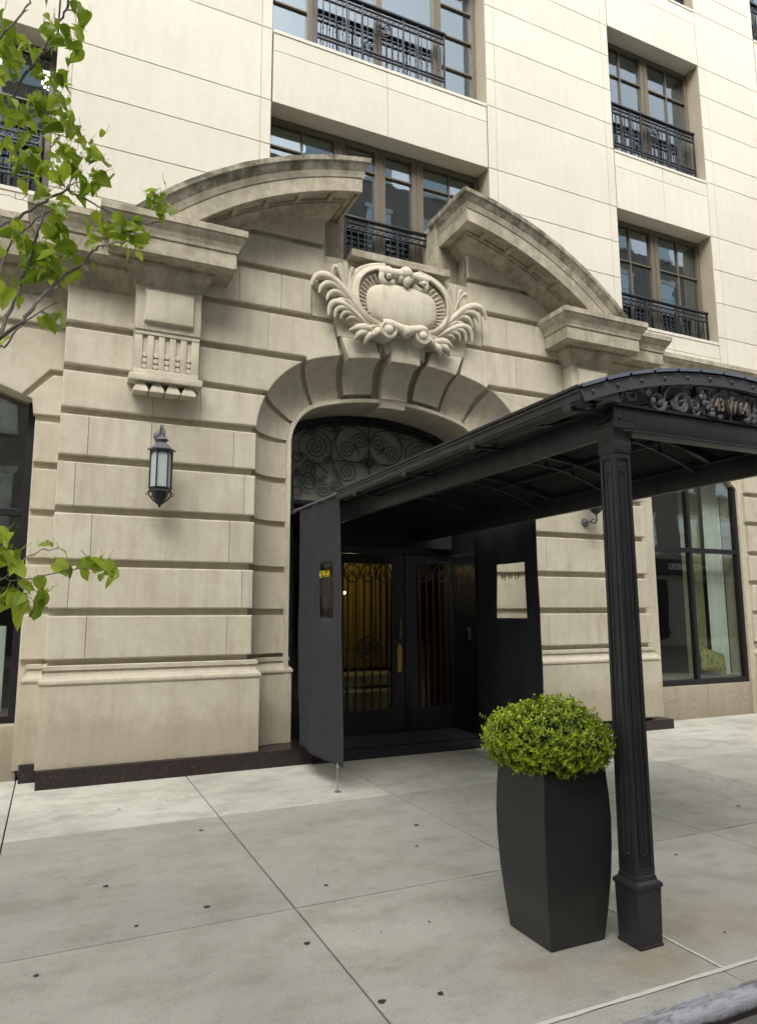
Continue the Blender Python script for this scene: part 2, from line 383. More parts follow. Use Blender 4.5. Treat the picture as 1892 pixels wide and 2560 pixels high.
# curb: concrete strip and a rounded steel nosing
mb = MB(); x = -15
while x < 25:
    x2 = x+3.05 if x > -14 else 2.87-3.05*5
    mb.box(x, x2-.006, 2.372, 2.488, -.2, -.001, .004, random.uniform(.3, .7)); x = x2
tag(build('curb', mb, M['conc']), kind='structure')
mb = MB(); pr = [(2.374,-.0),(2.330,.002)]+[(2.318-.035*sin(a), -.033+.035*cos(a)) for a in [radians(q) for q in range(0, 91, 15)]]+[(2.283,-.2),(2.374,-.2)]
vs = []; nx = 60
for i in range(nx+1):
    xx = -15+40.3*i/nx
    vs += [(xx, a, b) for a, b in pr]
P = len(pr)
mb.add(vs, [(i*P+k, i*P+k+1, (i+1)*P+k+1, (i+1)*P+k) for i in range(nx) for k in range(P-1)], .5, True)
tag(build('curb_nosing', mb, M['curbsteel']), kind='structure')
# white sealant in the joints
mb = MB()
def seal(p0, p1, w):
    n = 90; vs = []; dx, dy = p1[0]-p0[0], p1[1]-p0[1]; L = sqrt(dx*dx+dy*dy); nx_, ny_ = -dy/L, dx/L
    for i in range(n+1):
        t = i/n; a = w*(.8+.5*random.random()); b = w*(.6+.5*random.random())
        cx, cy = p0[0]+dx*t, p0[1]+dy*t
        vs += [(cx+nx_*a, cy+ny_*a, .003), (cx-nx_*b, cy-ny_*b, .003)]
    mb.add(vs, [(2*i, 2*i+1, 2*i+3, 2*i+2) for i in range(n)], .5)
seal((-1, 2.492), (7, 2.492), .012); seal((2.885, 2.505), (2.885, 3.3), .009)
tag(build('joint_sealant', mb, M['sealant']), kind='structure')
# gum spots
mb = MB()
for gx, gy, r in [(.383,4.759,.024),(.873,4.198,.022),(1.11,5.619,.022),(2.634,5.037,.024),(1.583,4.206,.017),(1.236,3.544,.02),(1.603,2.861,.02),(1.35,2.912,.021),(.024,3.77,.017),(2.407,4.605,.018),(.491,4.111,.014),(5.324,4.348,.024),(4.967,4.608,.018),(3.4,3.35,.014),(3.9,3.7,.015),(.6,6.5,.016),(1.0,6.6,.012),(2.0,6.3,.012),(3.9,5.2,.016),(5.9,5.1,.02),(4.4,5.6,.014),(.3,3.2,.01),(3.2,2.75,.011),(1.9,3.5,.01)]:
    n = 10; ph = random.random()*6; vs = [(gx+.78*r*(1+.25*sin(2*a+ph))*cos(a), gy+.78*r*(.9+.2*sin(3*a+ph))*sin(a), .0035) for a in [2*pi*k/n for k in range(n)]]
    mb.add(vs, [tuple(range(n))], .5)
for k in range(260):
    gx, gy, r = random.uniform(-1, 7), random.uniform(2.6, 7.4), random.uniform(.002, .006)
    mb.add([(gx+r*cos(a), gy+r*sin(a)*random.uniform(.6,1), .003) for a in [2*pi*q/5 for q in range(5)]], [(0,1,2,3,4)], .5)
tag(build('gum_spots', mb, M['gum']), 'dark flattened gum spots and grit scattered over the pale concrete pavement', 'gum spots', kind='stuff')

# ------------------------------------------------------------------ building
X0 = 3.85
BL = empty('apartment_building', (3.85, 8.0, 0), 'cream limestone apartment building with rusticated arched entrance and broken curved pediment', 'building')
def stone_p(mb, pts, y0, y1, b=.012, ins=None, tint=None):
    """front-bevelled block from a CCW xz polygon"""
    n = len(pts)
    if ins is None: ins = [b]*n
    inner = []
    for i in range(n):
        p0, p1, p2 = Vector(pts[i-1]), Vector(pts[i]), Vector(pts[(i+1) % n])
        d1 = (p1-p0).normalized(); d2 = (p2-p1).normalized()
        n1 = Vector((-d1.y, d1.x)); n2 = Vector((-d2.y, d2.x)); a, c = ins[i-1], ins[i]
        cr = d1.x*d2.y-d1.y*d2.x
        if abs(cr) < .08: q = p1+(n1+n2).normalized()*(a+c)/2
        else:
            # intersect offset lines
            A = p1+n1*a; B = p1+n2*c; t = ((B.x-A.x)*d2.y-(B.y-A.y)*d2.x)/cr; q = A+d1*t
        inner.append(q)
    bb = max(ins)
    half = []
    for i in range(n):
        p, q = Vector(pts[i]), inner[i]; half.append(p+(q-p)*.3)
    vs = [(q.x, y0, q.y) for q in inner]+[(q.x, y0+bb*.3, q.y) for q in half]+[(p[0], y0+bb, p[1]) for p in pts]+[(p[0], y1, p[1]) for p in pts]
    t = random.random() if tint is None else tint
    fs = [tuple(range(n))]
    for k in range(3): fs += [(k*n+i, (k+1)*n+i, (k+1)*n+(i+1) % n, k*n+(i+1) % n) for i in range(n)]
    mb.add(vs, fs, t)
def extr(mb, pts, y0, y1, tint=.5):
    n = len(pts); vs = [(p[0], y0, p[1]) for p in pts]+[(p[0], y1, p[1]) for p in pts]
    mb.add(vs, [tuple(range(n)), tuple(range(n, 2*n))[::-1]]+[(i, (i+1) % n, n+(i+1) % n, n+i) for i in range(n)], tint)
# -- arch curve (three-centred), stations by height/angle, left half; mirror with sgn
SA, SR, SZ, LR, LC = 1.865, 1.045, 3.65, 3.8, 1.02
def archpt(t, u=0):
    """t<0: jamb height SZ+t ; 0..1 small arc ; 1..2 large arc to crown. returns dx(from X0, positive left side), z with inward offset u"""
    a_end = radians(72.7)
    if t < 0: return SA-u, SZ+t
    if t <= 1:
        a = a_end*t; r = SR-u; return (SA-SR)+r*cos(a), SZ+r*sin(a)
    a = radians(17.3)*(2-t); r = LR-u; return r*sin(a), LC+r*cos(a)
def AP(t, u, sg): dx, z = archpt(t, u); return X0-dx*sg, z
TJ = [-(SZ-1.12), -(SZ-1.64), -(SZ-2.13), -(SZ-2.665), -(SZ-3.19), .03, 27.3/72.7, 63/72.7, 1+(17.3-12.1)/17.3, 1+(17.3-4.4)/17.3]
# front courses: grooves centre heights
GZ = [1.12, 1.64, 2.13, 2.665, 3.19, 3.685, 4.145, 4.61, 5.15, 5.655, 6.09]
hg = .036
Y1 = 7.6
mb = MB()
def tseg(t0, t1, n): return [t0+(t1-t0)*i/n for i in range(n+1)]
for sg in (1, -1):
    mb = MB()
    xo = X0-sg*3.89 if sg == 1 else 7.80
    def XY(l):  # list of (x,z) given for left orientation -> orient CCW
        return l if sg == 1 else l[::-1]
    def split(z0, z1, xin, joints, k):
        """rectangular course from outer edge xo to inner xin with vertical joints"""
        xsn = [xo]+[X0-sg*j for j in joints]+[xin]
        for a in range(len(xsn)-1):
            xa, xb = xsn[a], xsn[a+1]
            jl = .0015
            l = xa+(sg*jl if a else 0); r = xb-(sg*jl if a < len(xsn)-2 else 0)
            pts = [(l, z0), (r, z0), (r, z1), (l, z1)]
            ins = [.014, .014 if a == len(xsn)-2 else .002, .014, .014 if a == 0 else .002]
            if sg == -1:
                pts = [(r, z0), (l, z0), (l, z1), (r, z1)]; ins = [ins[0], ins[3], ins[2], ins[1]]
            stone_p(mb, pts, Y1, 7.68, ins=ins)
    jin = X0-sg*SA
    for k in range(5):       # jamb courses 1.12..3.65
        z0, z1 = GZ[k]+hg, GZ[k+1]-hg
        if k == 0: z0 = 1.18
        j = [3.54, 2.14] if k % 2 == 0 else [3.72, 1.99]
        if k == 4: j = [3.62, 3.0, 2.12]
        split(z0, z1, jin, j, k)
    # courses ending on the arch, turning into voussoirs
    def course(z0, z1, tl, th, bendl, bendh, xr_joints, outer=None, ends=True):
        """polygon: outer-bottom -> (bendl) -> arch(tl..th) -> (bendh) -> outer-top"""
        oj = [X0-sg*j for j in xr_joints]
        xa = xo if outer is None else outer
        arc = [AP(t, .0, sg) for t in tseg(tl, th, 10)]
        pts = [(oj[-1] if oj else xa, z0)]
        if bendl: pts.append((X0-sg*bendl[0], z0 if bendl[1] is None else bendl[1]))
        pts += arc
        if bendh: pts.append((X0-sg*bendh[0], z1 if bendh[1] is None else bendh[1]))
        pts.append((oj[-1] if oj else xa, z1))
        if sg == 1: stone_p(mb, pts, Y1, 7.68, .013)
        else: stone_p(mb, pts[::-1], Y1, 7.68, .013)
        if oj:
            xsn = [xa]+oj
            for a in range(len(xsn)-1):
                l, r = xsn[a]+(.0015*sg if a else 0), xsn[a+1]-.0015*sg
                p = [(l, z0), (r, z0), (r, z1), (l, z1)]; ins = [.014, .002, .014, .014 if a == 0 else .002]
                if sg == -1: p = [(r, z0), (l, z0), (l, z1), (r, z1)]; ins = [.014, ins[3], .014, .002]
                stone_p(mb, p, Y1, 7.68, ins=ins)
    d = .012
    course(GZ[5]+hg, GZ[6]-hg, TJ[5]+.03, TJ[6]-d*2, None, None, [3.0, 2.5])
    course(GZ[6]+hg, GZ[7]-hg, TJ[6]+d*2, TJ[7]-d*2.2, None, (1.31, None), [3.1, 2.53])
    course(GZ[7]+hg, GZ[8]-hg, TJ[7]+d*2.2, TJ[8]-d*4, (1.285, None), (.93, None), [2.6, 1.75])
    # plain course between arch joint 8 and voussoirs is made by raised stones below
    # upper courses
    def rects(z0, z1, xa, xb, joints):
        xsn = [xa]+[X0-sg*j for j in joints]+[xb]
        for a in range(len(xsn)-1):
            l, r = xsn[a]+(.0015*sg if a else 0), xsn[a+1]-(.0015*sg if a < len(xsn)-2 else 0)
            p = [(l, z0), (r, z0), (r, z1), (l, z1)]; e = .014 if a == len(xsn)-2 else .002; s0 = .014 if a == 0 else .002
            ins = [.014, e, .014, s0]
            if sg == -1: p = [(r, z0), (l, z0), (l, z1), (r, z1)]; ins = [.014, s0, .014, e]
            stone_p(mb, p, Y1, 7.68, ins=ins)
    rects(GZ[8]+hg, GZ[9]-hg, X0-sg*3.2, X0-sg*1.22, [2.1, 1.6])
    R = 4.26; ZC = 2.35; XC = 3.82
    def arcx(z): return sqrt(max(0, R*R-(z-ZC)**2))
    # course under curved edge
    def arcpoly(z0, z1, xin):
        xi = XC-sg*xin
        zt = min(z1, ZC+sqrt(R*R-xin*xin))
        a0 = atan2(z0-ZC, arcx(z0)); a1 = atan2(zt-ZC, arcx(zt)) if zt < z1+1e-6 else 0
        ztop = z1 if arcx(z1) > xin else None
        if ztop: a1 = atan2(z1-ZC, arcx(z1))
        else: a1 = math.acos(xin/R)
        arc = [(XC-sg*R*cos(a), ZC+R*sin(a)) for a in [a1+(a0-a1)*i/8 for i in range(9)]]
        pts = [(xi, z0)]
        if ztop: pts.append((xi, z1))
        pts += arc        # ccw when sg==1? order: inner-bottom, inner-top, outward along arc down
        if sg == 1: stone_p(mb, pts, Y1, 7.68, .013)
        else: stone_p(mb, pts[::-1], Y1, 7.68, .013)
    arcpoly(GZ[9]+hg, GZ[10]-hg, 1.04)
    arcpoly(GZ[10]+hg, 9, 1.04)
    build('rusticated_wall', mb, M['lime'], BL)
# -- backing (groove bottoms), the ends of the projecting bay
mb = MB()
for sg in (1, -1):
    arc = [AP(t, -.036, sg) for t in [-(SZ-.1)]+tseg(-.2, 1, 14)+tseg(1.05, 2, 10)]
    xo = X0-3.875 if sg == 1 else 7.785
    pts = [(xo, .1)]+arc+[(X0, 6.0), (X0-sg*1.03, 6.0), (X0-sg*1.03, 6.44)]
    a1 = math.acos(1.03/4.26)
    pts += [(3.82-sg*4.27*cos(a), 2.35+4.27*sin(a)) for a in [a1+(radians(47)-a1)*i/10 for i in range(11)]]
    pts += [(xo, 5.3)]
    extr(mb, pts if sg == 1 else pts[::-1], 7.665, 8.02, .15)
# recessed panel behind the cartouche with swept shoulders
shoulder = [(2.64,5.19),(5.06,5.19),(5.06,5.62)]+[(4.99-.15*sin(radians(a)), 5.95-.0-.15*cos(radians(a))+.0) for a in (0,)]+[(4.86,5.99),(4.3,6.0),(3.4,6.0),(2.82,5.99),(2.7,5.8),(2.64,5.62)]
extr(mb, shoulder, 7.625, 7.7, .45)
build('wall_core', mb, M['lime'], BL)
# -- arch surround: cavetto reveal with voussoir joints
UW, VD = .47, .36
def prof(off=0., n=9, a0=0.):
    r = []
    for i in range(n):
        a = a0+(pi/2-a0)*i/(n-1)
        r.append((UW*(1-cos(a))-off*cos(a), VD*sin(a)+off*sin(a)))
    return r
def sweep(mb, ts, pf, sg, tint, capin=None):
    vs = []; P = len(pf)
    for t in ts:
        for u, v in pf: x, z = AP(t, u, sg); vs.append((x, Y1+v, z))
    fs = [(i*P+k, i*P+k+1, (i+1)*P+k+1, (i+1)*P+k) for i in range(len(ts)-1) for k in range(P-1)]
    mb.add(vs, fs, tint, True)
    if capin:
        for t in (ts[0], ts[-1]):
            vs = []
            for (u, v), (u2, v2) in zip(pf, capin):
                x, z = AP(t, u, sg); vs.append((x, Y1+v, z)); x, z = AP(t, u2, sg); vs.append((x, Y1+v2, z))
            mb.add(vs, [(2*k, 2*k+1, 2*k+3, 2*k+2) for k in range(P-1)], tint)
mb = MB()
p_in = prof(.05, 9, .18)
for sg in (1, -1):
    ts = [-(SZ-.1)]+tseg(-.3, 1, 16)+tseg(1.05, 2, 10)
    sweep(mb, ts, p_in, sg, .15)
    # fillet, intrados
    sweep(mb, ts, [(.462,.45),(.462,.325),(.466,.315),(.510,.315),(.518,.325),(.52,.36),(.52,.9),(.52,1.1)], sg, .5)
    hw = .03
    TT = TJ+[2.2]
    for k in range(len(TJ)):
        if k == 9: break
        t0, t1 = TT[k], TT[k+1]
        def off(t, s):
            if t < 0: return t+s*.036
            if t <= 1: return t+s*.036/(1.2)
            return t+s*.036/1.05
        a, b = off(t0, 1), off(t1, -1)
        if k == 0: a = -(SZ-1.17)
        sub = tseg(a, b, 1) if b <= 0 else tseg(a, b, 8)
        raise_ = .055 if k == 8 else 0.
        pf = prof(-raise_, 9, .03)
        if raise_: pf[-1] = (pf[-1][0]-.06, pf[-1][1]); 
        sweep(mb, sub, pf+[(pf[-1][0], pf[-1][1]+.05)], sg, None, [(u, v) for u, v in p_in]+[(p_in[-1][0], p_in[-1][1]+.05)])
# keystone
KA = 3.1
def kpt(a, u): r = LR-u; return X0+r*sin(radians(a)), LC+r*cos(radians(a))
pf = prof(-.10, 9, .0)+[(UW+.02, VD-.08), (UW+.11, VD-.06), (UW+.11, VD+.36)]
vs = []
A_ = [-KA, -KA/2, 0, KA/2, KA]; P = len(pf)
for a in A_:
    for u, v in pf: x, z = kpt(a, u); vs.append((x, Y1+v, z))
mb.add(vs, [(i*P+k, i*P+k+1, (i+1)*P+k+1, (i+1)*P+k) for i in range(4) for k in range(P-1)], .6, True)
for a in (-KA, KA):
    vs = []
    for u, v in pf: x, z = kpt(a, u); vs.append((x, Y1+v, z)); x, z = kpt(a, 0); vs.append((x, Y1+v+.12, z+.0))
    mb.add(vs, [(2*k, 2*k+1, 2*k+3, 2*k+2) for k in range(P-1)], .6)
# front faces of the raised voussoirs + keystone
for sg in (1, -1):
    lo = [kpt(-sg*a, .055) for a in (11.6, 9.6, 7.6, 5.0)]
    hi = [(X0-sg*.40, 4.95), (X0-sg*.86, 4.95)]
    pts = lo+hi
    stone_p(mb, pts if sg == 1 else pts[::-1], 7.545, 7.7, .012, tint=.7)
    # upper stone up to the cartouche
    pts = [(X0-sg*.89, 4.957), (X0-sg*.0, 4.957), (X0-sg*.0, 5.2), (X0-sg*.93, 5.2)]
    stone_p(mb, pts if sg == 1 else pts[::-1], 7.56, 7.7, .008, tint=.4)
    lo = [kpt(-sg*a, .0) for a in (4.9, 3.2)]+[(X0-sg*.2, 5.0), (X0-sg*.33, 5.0)]
    stone_p(mb, lo if sg == 1 else lo[::-1], 7.60, 7.7, .01, tint=.5)
    lo = [kpt(-sg*a, .0) for a in (4.1, 3.2)]+[(X0-sg*.2, 5.0), (X0-sg*.29, 5.0)]
    stone_p(mb, lo if sg == 1 else lo[::-1], 7.53, 7.7, .006, tint=.5)
pts = [kpt(a, .10) for a in A_]+[(X0+.21, 5.05), (X0-.21, 5.05)]
stone_p(mb, pts, 7.50, 7.7, .012, tint=.8)
build('arch_surround', mb, M['lime'], BL, sharp=40)
# -- plan sweeps: base moulding and cornices
def plan_sweep(mb, path, pf, tint=.5, closeends=True):
    """path: xy polyline travelled so the outside is on the right hand; pf: (proj, z)"""
    n = len(path); nr = []
    for i in range(n):
        p = Vector(path[i]); a = Vector(path[i-1]) if i else None; c = Vector(path[i+1]) if i < n-1 else None
        ns = []
        if a is not None: d = (p-a).normalized(); ns.append(Vector((d.y, -d.x)))
        if c is not None: d = (c-p).normalized(); ns.append(Vector((d.y, -d.x)))
        if len(ns) == 1: nr.append(ns[0])
        else: s = ns[0]+ns[1]; nr.append(s/(1+ns[0].dot(ns[1])))
    P = len(pf); vs = []
    for i in range(n):
        for q, z in pf: vs.append((path[i][0]+nr[i].x*q, path[i][1]+nr[i].y*q, z))
    fs = [(i*P+k, i*P+k+1, (i+1)*P+k+1, (i+1)*P+k) for i in range(n-1) for k in range(P-1)]
    if closeends: fs += [tuple(range(P)), tuple((n-1)*P+k for k in range(P))[::-1]]
    mb.add(vs, fs, tint)
def cav(u_extra, n=8, sg=1, v0=.0):
    return [(X0-sg*(SA-(UW*(1-cos(a))-u_extra*cos(a))), Y1+VD*sin(a)+u_extra*(sin(a)-1)*1.0+0) for a in [pi/2*i/(n-1) for i in range(n)]]
basep = [(-.25,.17),(.0,.17),(.0,.93),(.0,.935),(-.004,.94),(.012,.95),(.016,.965),(.012,.985),(-.01,1.005),(-.03,1.03),(-.038,1.06),(-.038,1.078),(-.02,1.082),(-.02,1.12),(-.035,1.125),(-.25,1.125)]
for sg in (1, -1):
    mb = MB()
    xo = -.04 if sg == 1 else 7.84
    xi = X0-sg*(SA-.08)
    if sg == 1: path = [(xo-.035, 8.1), (xo-.035, 7.555), (1.2, 7.555), (xi, 7.555), (xi, 7.75)]
    else: path = [(xi, 7.75), (xi, 7.555), (6.4, 7.555), (xo+.035, 7.555), (xo+.035, 8.1)]
    plan_sweep(mb, path, basep)
    # cavetto base with return into the doorway
    u = -.045
    cv = [(X0-sg*(SA-UW+(UW+.045-.09)*cos(a)), Y1+.06+(VD-.10)*sin(a)) for a in [pi/2*i/9 for i in range(10)]]
    cv = cv+[(X0-sg*(SA-UW-.085), Y1-.04+VD), (X0-sg*(SA-UW-.085), 8.6)]
    if sg == -1: cv = cv[::-1]
    bp = [(-.03,.17)]+[(q, z) for q, z in basep[1:-1]]+[(-.03,1.125)]
    plan_sweep(mb, cv, bp, .35, False)
    build('base_course', mb, M['lime'], BL)
    mb = MB()
    if sg == 1: mb.box(-.06, 2.66, 7.5, 8.3, -.05, .168, .004); mb.box(-.215, -.063, 7.87, 8.3, -.05, .166, .004)
    else: mb.box(5.10, 8.02, 7.5, 8.3, -.05, .13, .004)
    build('granite_plinth', mb, M['granite'], BL)
# cornices
def cpf(dz=0, ov=1.0):
    return [(-.02,5.05+dz),(.006,5.05+dz),(.006,5.085+dz),(.02,5.09+dz),(.025,5.12+dz),(.035,5.16+dz),(.06,5.21+dz),(.09,5.245+dz),(.115,5.27+dz),(.12,5.31+dz),(.31*ov,5.315+dz),(.31*ov,5.485+dz),(.325*ov,5.49+dz),(.33*ov,5.52+dz),(.35*ov,5.57+dz),(.385*ov,5.62+dz),(.40*ov,5.65+dz),(.41*ov,5.655+dz),(.41*ov,5.725+dz),(.40*ov,5.732+dz),(-.3,5.76+dz)]
mb = MB(); plan_sweep(mb, [(.62,7.66),(.62,7.43),(1.29,7.43),(1.29,7.66)], cpf()); build('pedestal_cornice', mb, M['lime_old'], BL)
mb = MB(); plan_sweep(mb, [(6.41,7.66),(6.41,7.43),(7.08,7.43),(7.08,7.66)], cpf(-.02)); build('pedestal_cornice', mb, M['lime_old'], BL)
mb = MB(); plan_sweep(mb, [(-.04,8.1),(-.04,7.6),(.9,7.6)], cpf(-.035)); build('pier_cornice', mb, M['lime_old'], BL)
mb = MB(); plan_sweep(mb, [(6.8,7.6),(7.72,7.6),(7.72,8.1)], cpf(-.06)); build('pier_cornice', mb, M['lime_old'], BL)
def lowc(dz): return [(q*1.0, z) for q, z in cpf(dz)[:-1]]+[(-.06, 5.86+dz)]
mb = MB(); plan_sweep(mb, [(-9,7.95),(-.2,7.95)], lowc(-.05)); build('storefront_cornice', mb, M['lime_old'], BL)
mb = MB(); plan_sweep(mb, [(7.9,7.95),(20,7.95)], lowc(-.12)); build('storefront_cornice', mb, M['lime_old'], BL)
# brackets (triglyph-like consoles)
def bracket(x0, x1, dz=0):
    mb = MB(); y = 7.43
    zt = 5.10+dz
    mb.box(x0, x1, y+.034, 7.63, 4.15+dz, zt, 0, .5)
    mb.box(x0-.005, x1+.005, y-.012, 7.62, 4.60+dz, zt-.002, .005, .6)
    w = x1-x0
    # raised pillow panel
    stone_p(mb, [(x0+.085, 4.68+dz), (x1-.075, 4.68+dz), (x1-.075, 5.04+dz), (x0+.085, 5.04+dz)], y-.07, y+.0, .035, tint=.7)
    # fluted section: ribs and beads
    nf = 5; pw = (w-.10)/nf
    xs_ = [x0+.05+pw*(i+.5) for i in range(nf)]
    edges = [x0]+[c+s*.026 for c in xs_ for s in (-1, 1)]+[x1]
    for i in range(0, len(edges), 2): mb.box(edges[i], edges[i+1], y+.012, y+.06, 4.17+dz, 4.59+dz, .002, .55)
    mb.box(x0, x1, y+.010, y+.06, 4.11+dz, 4.175+dz, .002, .55)
    mb.box(x0, x1, y+.004, y+.04, 4.555+dz, 4.602+dz, 0, .55)
    for c in xs_:
        for k in range(3):
            mb.lathe((c, y+.034, 4.207+.063*k+dz), [(.026,-.01),(.026,.012),(.023,.016),(0,.017)], 18, 'y', .7)
    mb.box(x0-.04, x1+.04, y-.03, 7.63, 4.04+dz, 4.112+dz, .004, .6)
    # guttae
    for i in range(4):
        a = x0+.01+(w-.02)*i/4; b = a+(w-.02)/4-.014
        vs = [(a+.045, y+.03, 4.045+dz), (b-.045, y+.03, 4.045+dz), (b-.045, 7.63, 4.045+dz), (a+.045, 7.63, 4.045+dz), (a, y-.015, 3.945+dz), (b, y-.015, 3.945+dz), (b, 7.63, 3.97+dz), (a, 7.63, 3.97+dz), (a, y-.015, 3.925+dz), (b, y-.015, 3.925+dz), (b, 7.63, 3.925+dz), (a, 7.63, 3.925+dz)]
        mb.add(vs, [(0,1,5,4),(1,2,6,5),(2,3,7,6),(3,0,4,7),(4,5,9,8),(5,6,10,9),(6,7,11,10),(7,4,8,11),(8,9,10,11)], .6)
    return mb
build('bracket', bracket(.62, 1.29), M['lime'], BL); build('bracket', bracket(6.41, 7.08, -.03), M['lime'], BL)
# -- broken curved pediment
ZC, XC = 2.35, 3.82
PF = [(4.235,7.61,1.04),(4.235,7.585,1.03),(4.25,7.56,1.01),(4.262,7.54,.985),(4.275,7.50,.96),(4.30,7.45,.93),(4.32,7.40,.90),(4.328,7.385,.89),(4.345,7.385,.885),
      (4.345,7.345,.87),(4.33,7.340,.865),(4.33,7.335,.86),(4.362,7.33,.855),(4.362,7.170,.78),(4.33,7.165,.775),(4.33,7.11,.735),(4.495,7.11,.735),(4.50,7.10,.73),(4.52,7.095,.725),(4.57,7.08,.71),(4.63,7.05,.68),(4.655,7.035,.66),(4.66,7.025,.655),(4.715,7.025,.655),(4.722,7.04,.66),(4.74,8.0,.66)]
def xang(r, dx): return math.acos(dx/r)      # angle from +x axis side
for sg in (1, -1):
    mb = MB(); P = len(PF); NS = 40; vs = []
    rj = random.Random(3)
    for i in range(NS+1):
        for r, y, dx in PF:
            a0 = math.asin((5.715-ZC)/r); a1 = math.acos(dx/r); a = a0+(a1-a0)*i/NS
            wob = (rj.random()-.5)*.006 if (r > 4.7 and 0 < i < NS) else 0
            vs.append((XC-sg*(r+wob)*cos(a), y, ZC+(r+wob)*sin(a)))
    mb.add(vs, [(i*P+k, i*P+k+1, (i+1)*P+k+1, (i+1)*P+k) for i in range(NS) for k in range(P-1)], .5)
    # return at the broken end
    end = vs[-P:]; vv = list(end)+[(x, 8.0, z) for x, y, z in end]
    mb.add(vv, [(k, k+1, P+k+1, P+k) for k in range(P-1)], .5)
    # tympanum end face and side wall
    mb.box(*(sorted((XC-sg*1.04, XC-sg*1.42))), 7.66, 8.03, 6.0, 6.40, 0, .5)
    # ribs between soffit coffers
    for deg in (53.5, 59, 64.5, 70, 75.5):
        for q in (-.35,):
            a = radians(deg+q); a2 = radians(deg+q+.9)
            vs2 = []
            for aa in (a, a2):
                for r in (4.327, 4.37):
                    for y in (7.15, 7.36): vs2.append((XC-sg*r*cos(aa), y, ZC+r*sin(aa)))
            mb.add(vs2, [(0,1,3,2),(4,5,7,6),(0,1,5,4),(2,3,7,6),(0,2,6,4),(1,3,7,5)], .5)
    # thin joints across the crowning moulding
    pd = build('pediment', mb, M['lime_old'], BL)
    mb = MB()
    PC = [p for p in PF if p[0] > 4.56 and p[1] < 7.9]; PC = [(r+.003, y-.003 if y < 7.09 else y, dx) for r, y, dx in PC]+[(4.745, 7.6, .66), (4.748, 7.99, .66)]
    P = len(PC); vs = []
    for i in range(NS+1):
        for r, y, dx in PC:
            a0 = math.asin((5.715-ZC)/r); a1 = math.acos(dx/r); a = a0+(a1-a0)*i/NS
            wob = (rj.random()-.5)*.008 if (r > 4.7 and 0 < i < NS) else 0
            vs.append((XC-sg*(r+wob)*cos(a), y, ZC+(r+wob)*sin(a)))
    mb.add(vs, [(i*P+k, i*P+k+1, (i+1)*P+k+1, (i+1)*P+k) for i in range(NS) for k in range(P-1)], .5)
    end = vs[-P:]; vv = [(x+sg*.003, y, z) for x, y, z in end]+[(x+sg*.003, 7.99, z) for x, y, z in end]
    mb.add(vv, [(k, k+1, P+k+1, P+k) for k in range(P-1)], .5)
    build('crowning_moulding', mb, M['lime_moss'], pd)
# balcony sill stone and floor behind it
mb = MB(); mb.box(3.10, 4.50, 7.47, 8.2, 5.985, 6.085, .01, .6); mb.box(2.6, 5.05, 7.67, 8.05, 5.9, 6.02, 0, .4)
build('balcony_sill', mb, M['lime_old'], BL)
for a, b in ((2.785, 3.15), (4.51, 4.855)):
    mb = MB(); mb.box(a, b, 7.86, 8.30, 5.95, 6.93, .006, .5); mb.box(a-.0, b+.0, 7.84, 8.29, 6.932, 7.0, .005, .6); build('balcony_pier', mb, M['lime_old'], BL)
# -- cartouche
def spiral(cx, cz, r0, r1, a0, turns, n=28, y=7.4, dy=0):
    return [(cx+(r0+(r1-r0)*i/n)*cos(a0+2*pi*turns*i/n), y+dy*i/n, cz+(r0+(r1-r0)*i/n)*sin(a0+2*pi*turns*i/n)) for i in range(n+1)]
def bez(P, n=14):
    P = [Vector(p) for p in P]; out = []
    for i in range(n+1):
        t = i/n; Q = P[:]
        while len(Q) > 1: Q = [Q[k]*(1-t)+Q[k+1]*t for k in range(len(Q)-1)]
        out.append(Q[0])
    return out
CX, CZ = 3.785, 5.50
mb = MB()
# dished back plate
n = 40; rings = [(.0,.0,7.50),(.56,.36,7.50),(.64,.40,7.46),(.73,.465,7.49),(.73,.465,7.64)]
vs = []
for rx, rz, y in rings: vs += [(CX+rx*cos(2*pi*k/n), y, CZ-.01+rz*sin(2*pi*k/n)) for k in range(n)]
mb.add(vs, [(i*n+k, i*n+(k+1) % n, (i+1)*n+(k+1) % n, (i+1)*n+k) for i in range(len(rings)-1) for k in range(n)], .5, True)
# radial flutes
for k in range(44):
    a = 2*pi*k/44+.02
    if 60 < math.degrees(a) % 360 < 120 or 240 < math.degrees(a) < 300: continue
    c, s_ = cos(a), sin(a)
    mb.tube([(CX+.49*c, 7.475, CZ-.03+.31*s_), (CX+.60*c, 7.44, CZ-.01+.385*s_)], [.010, .016], 6, .4)
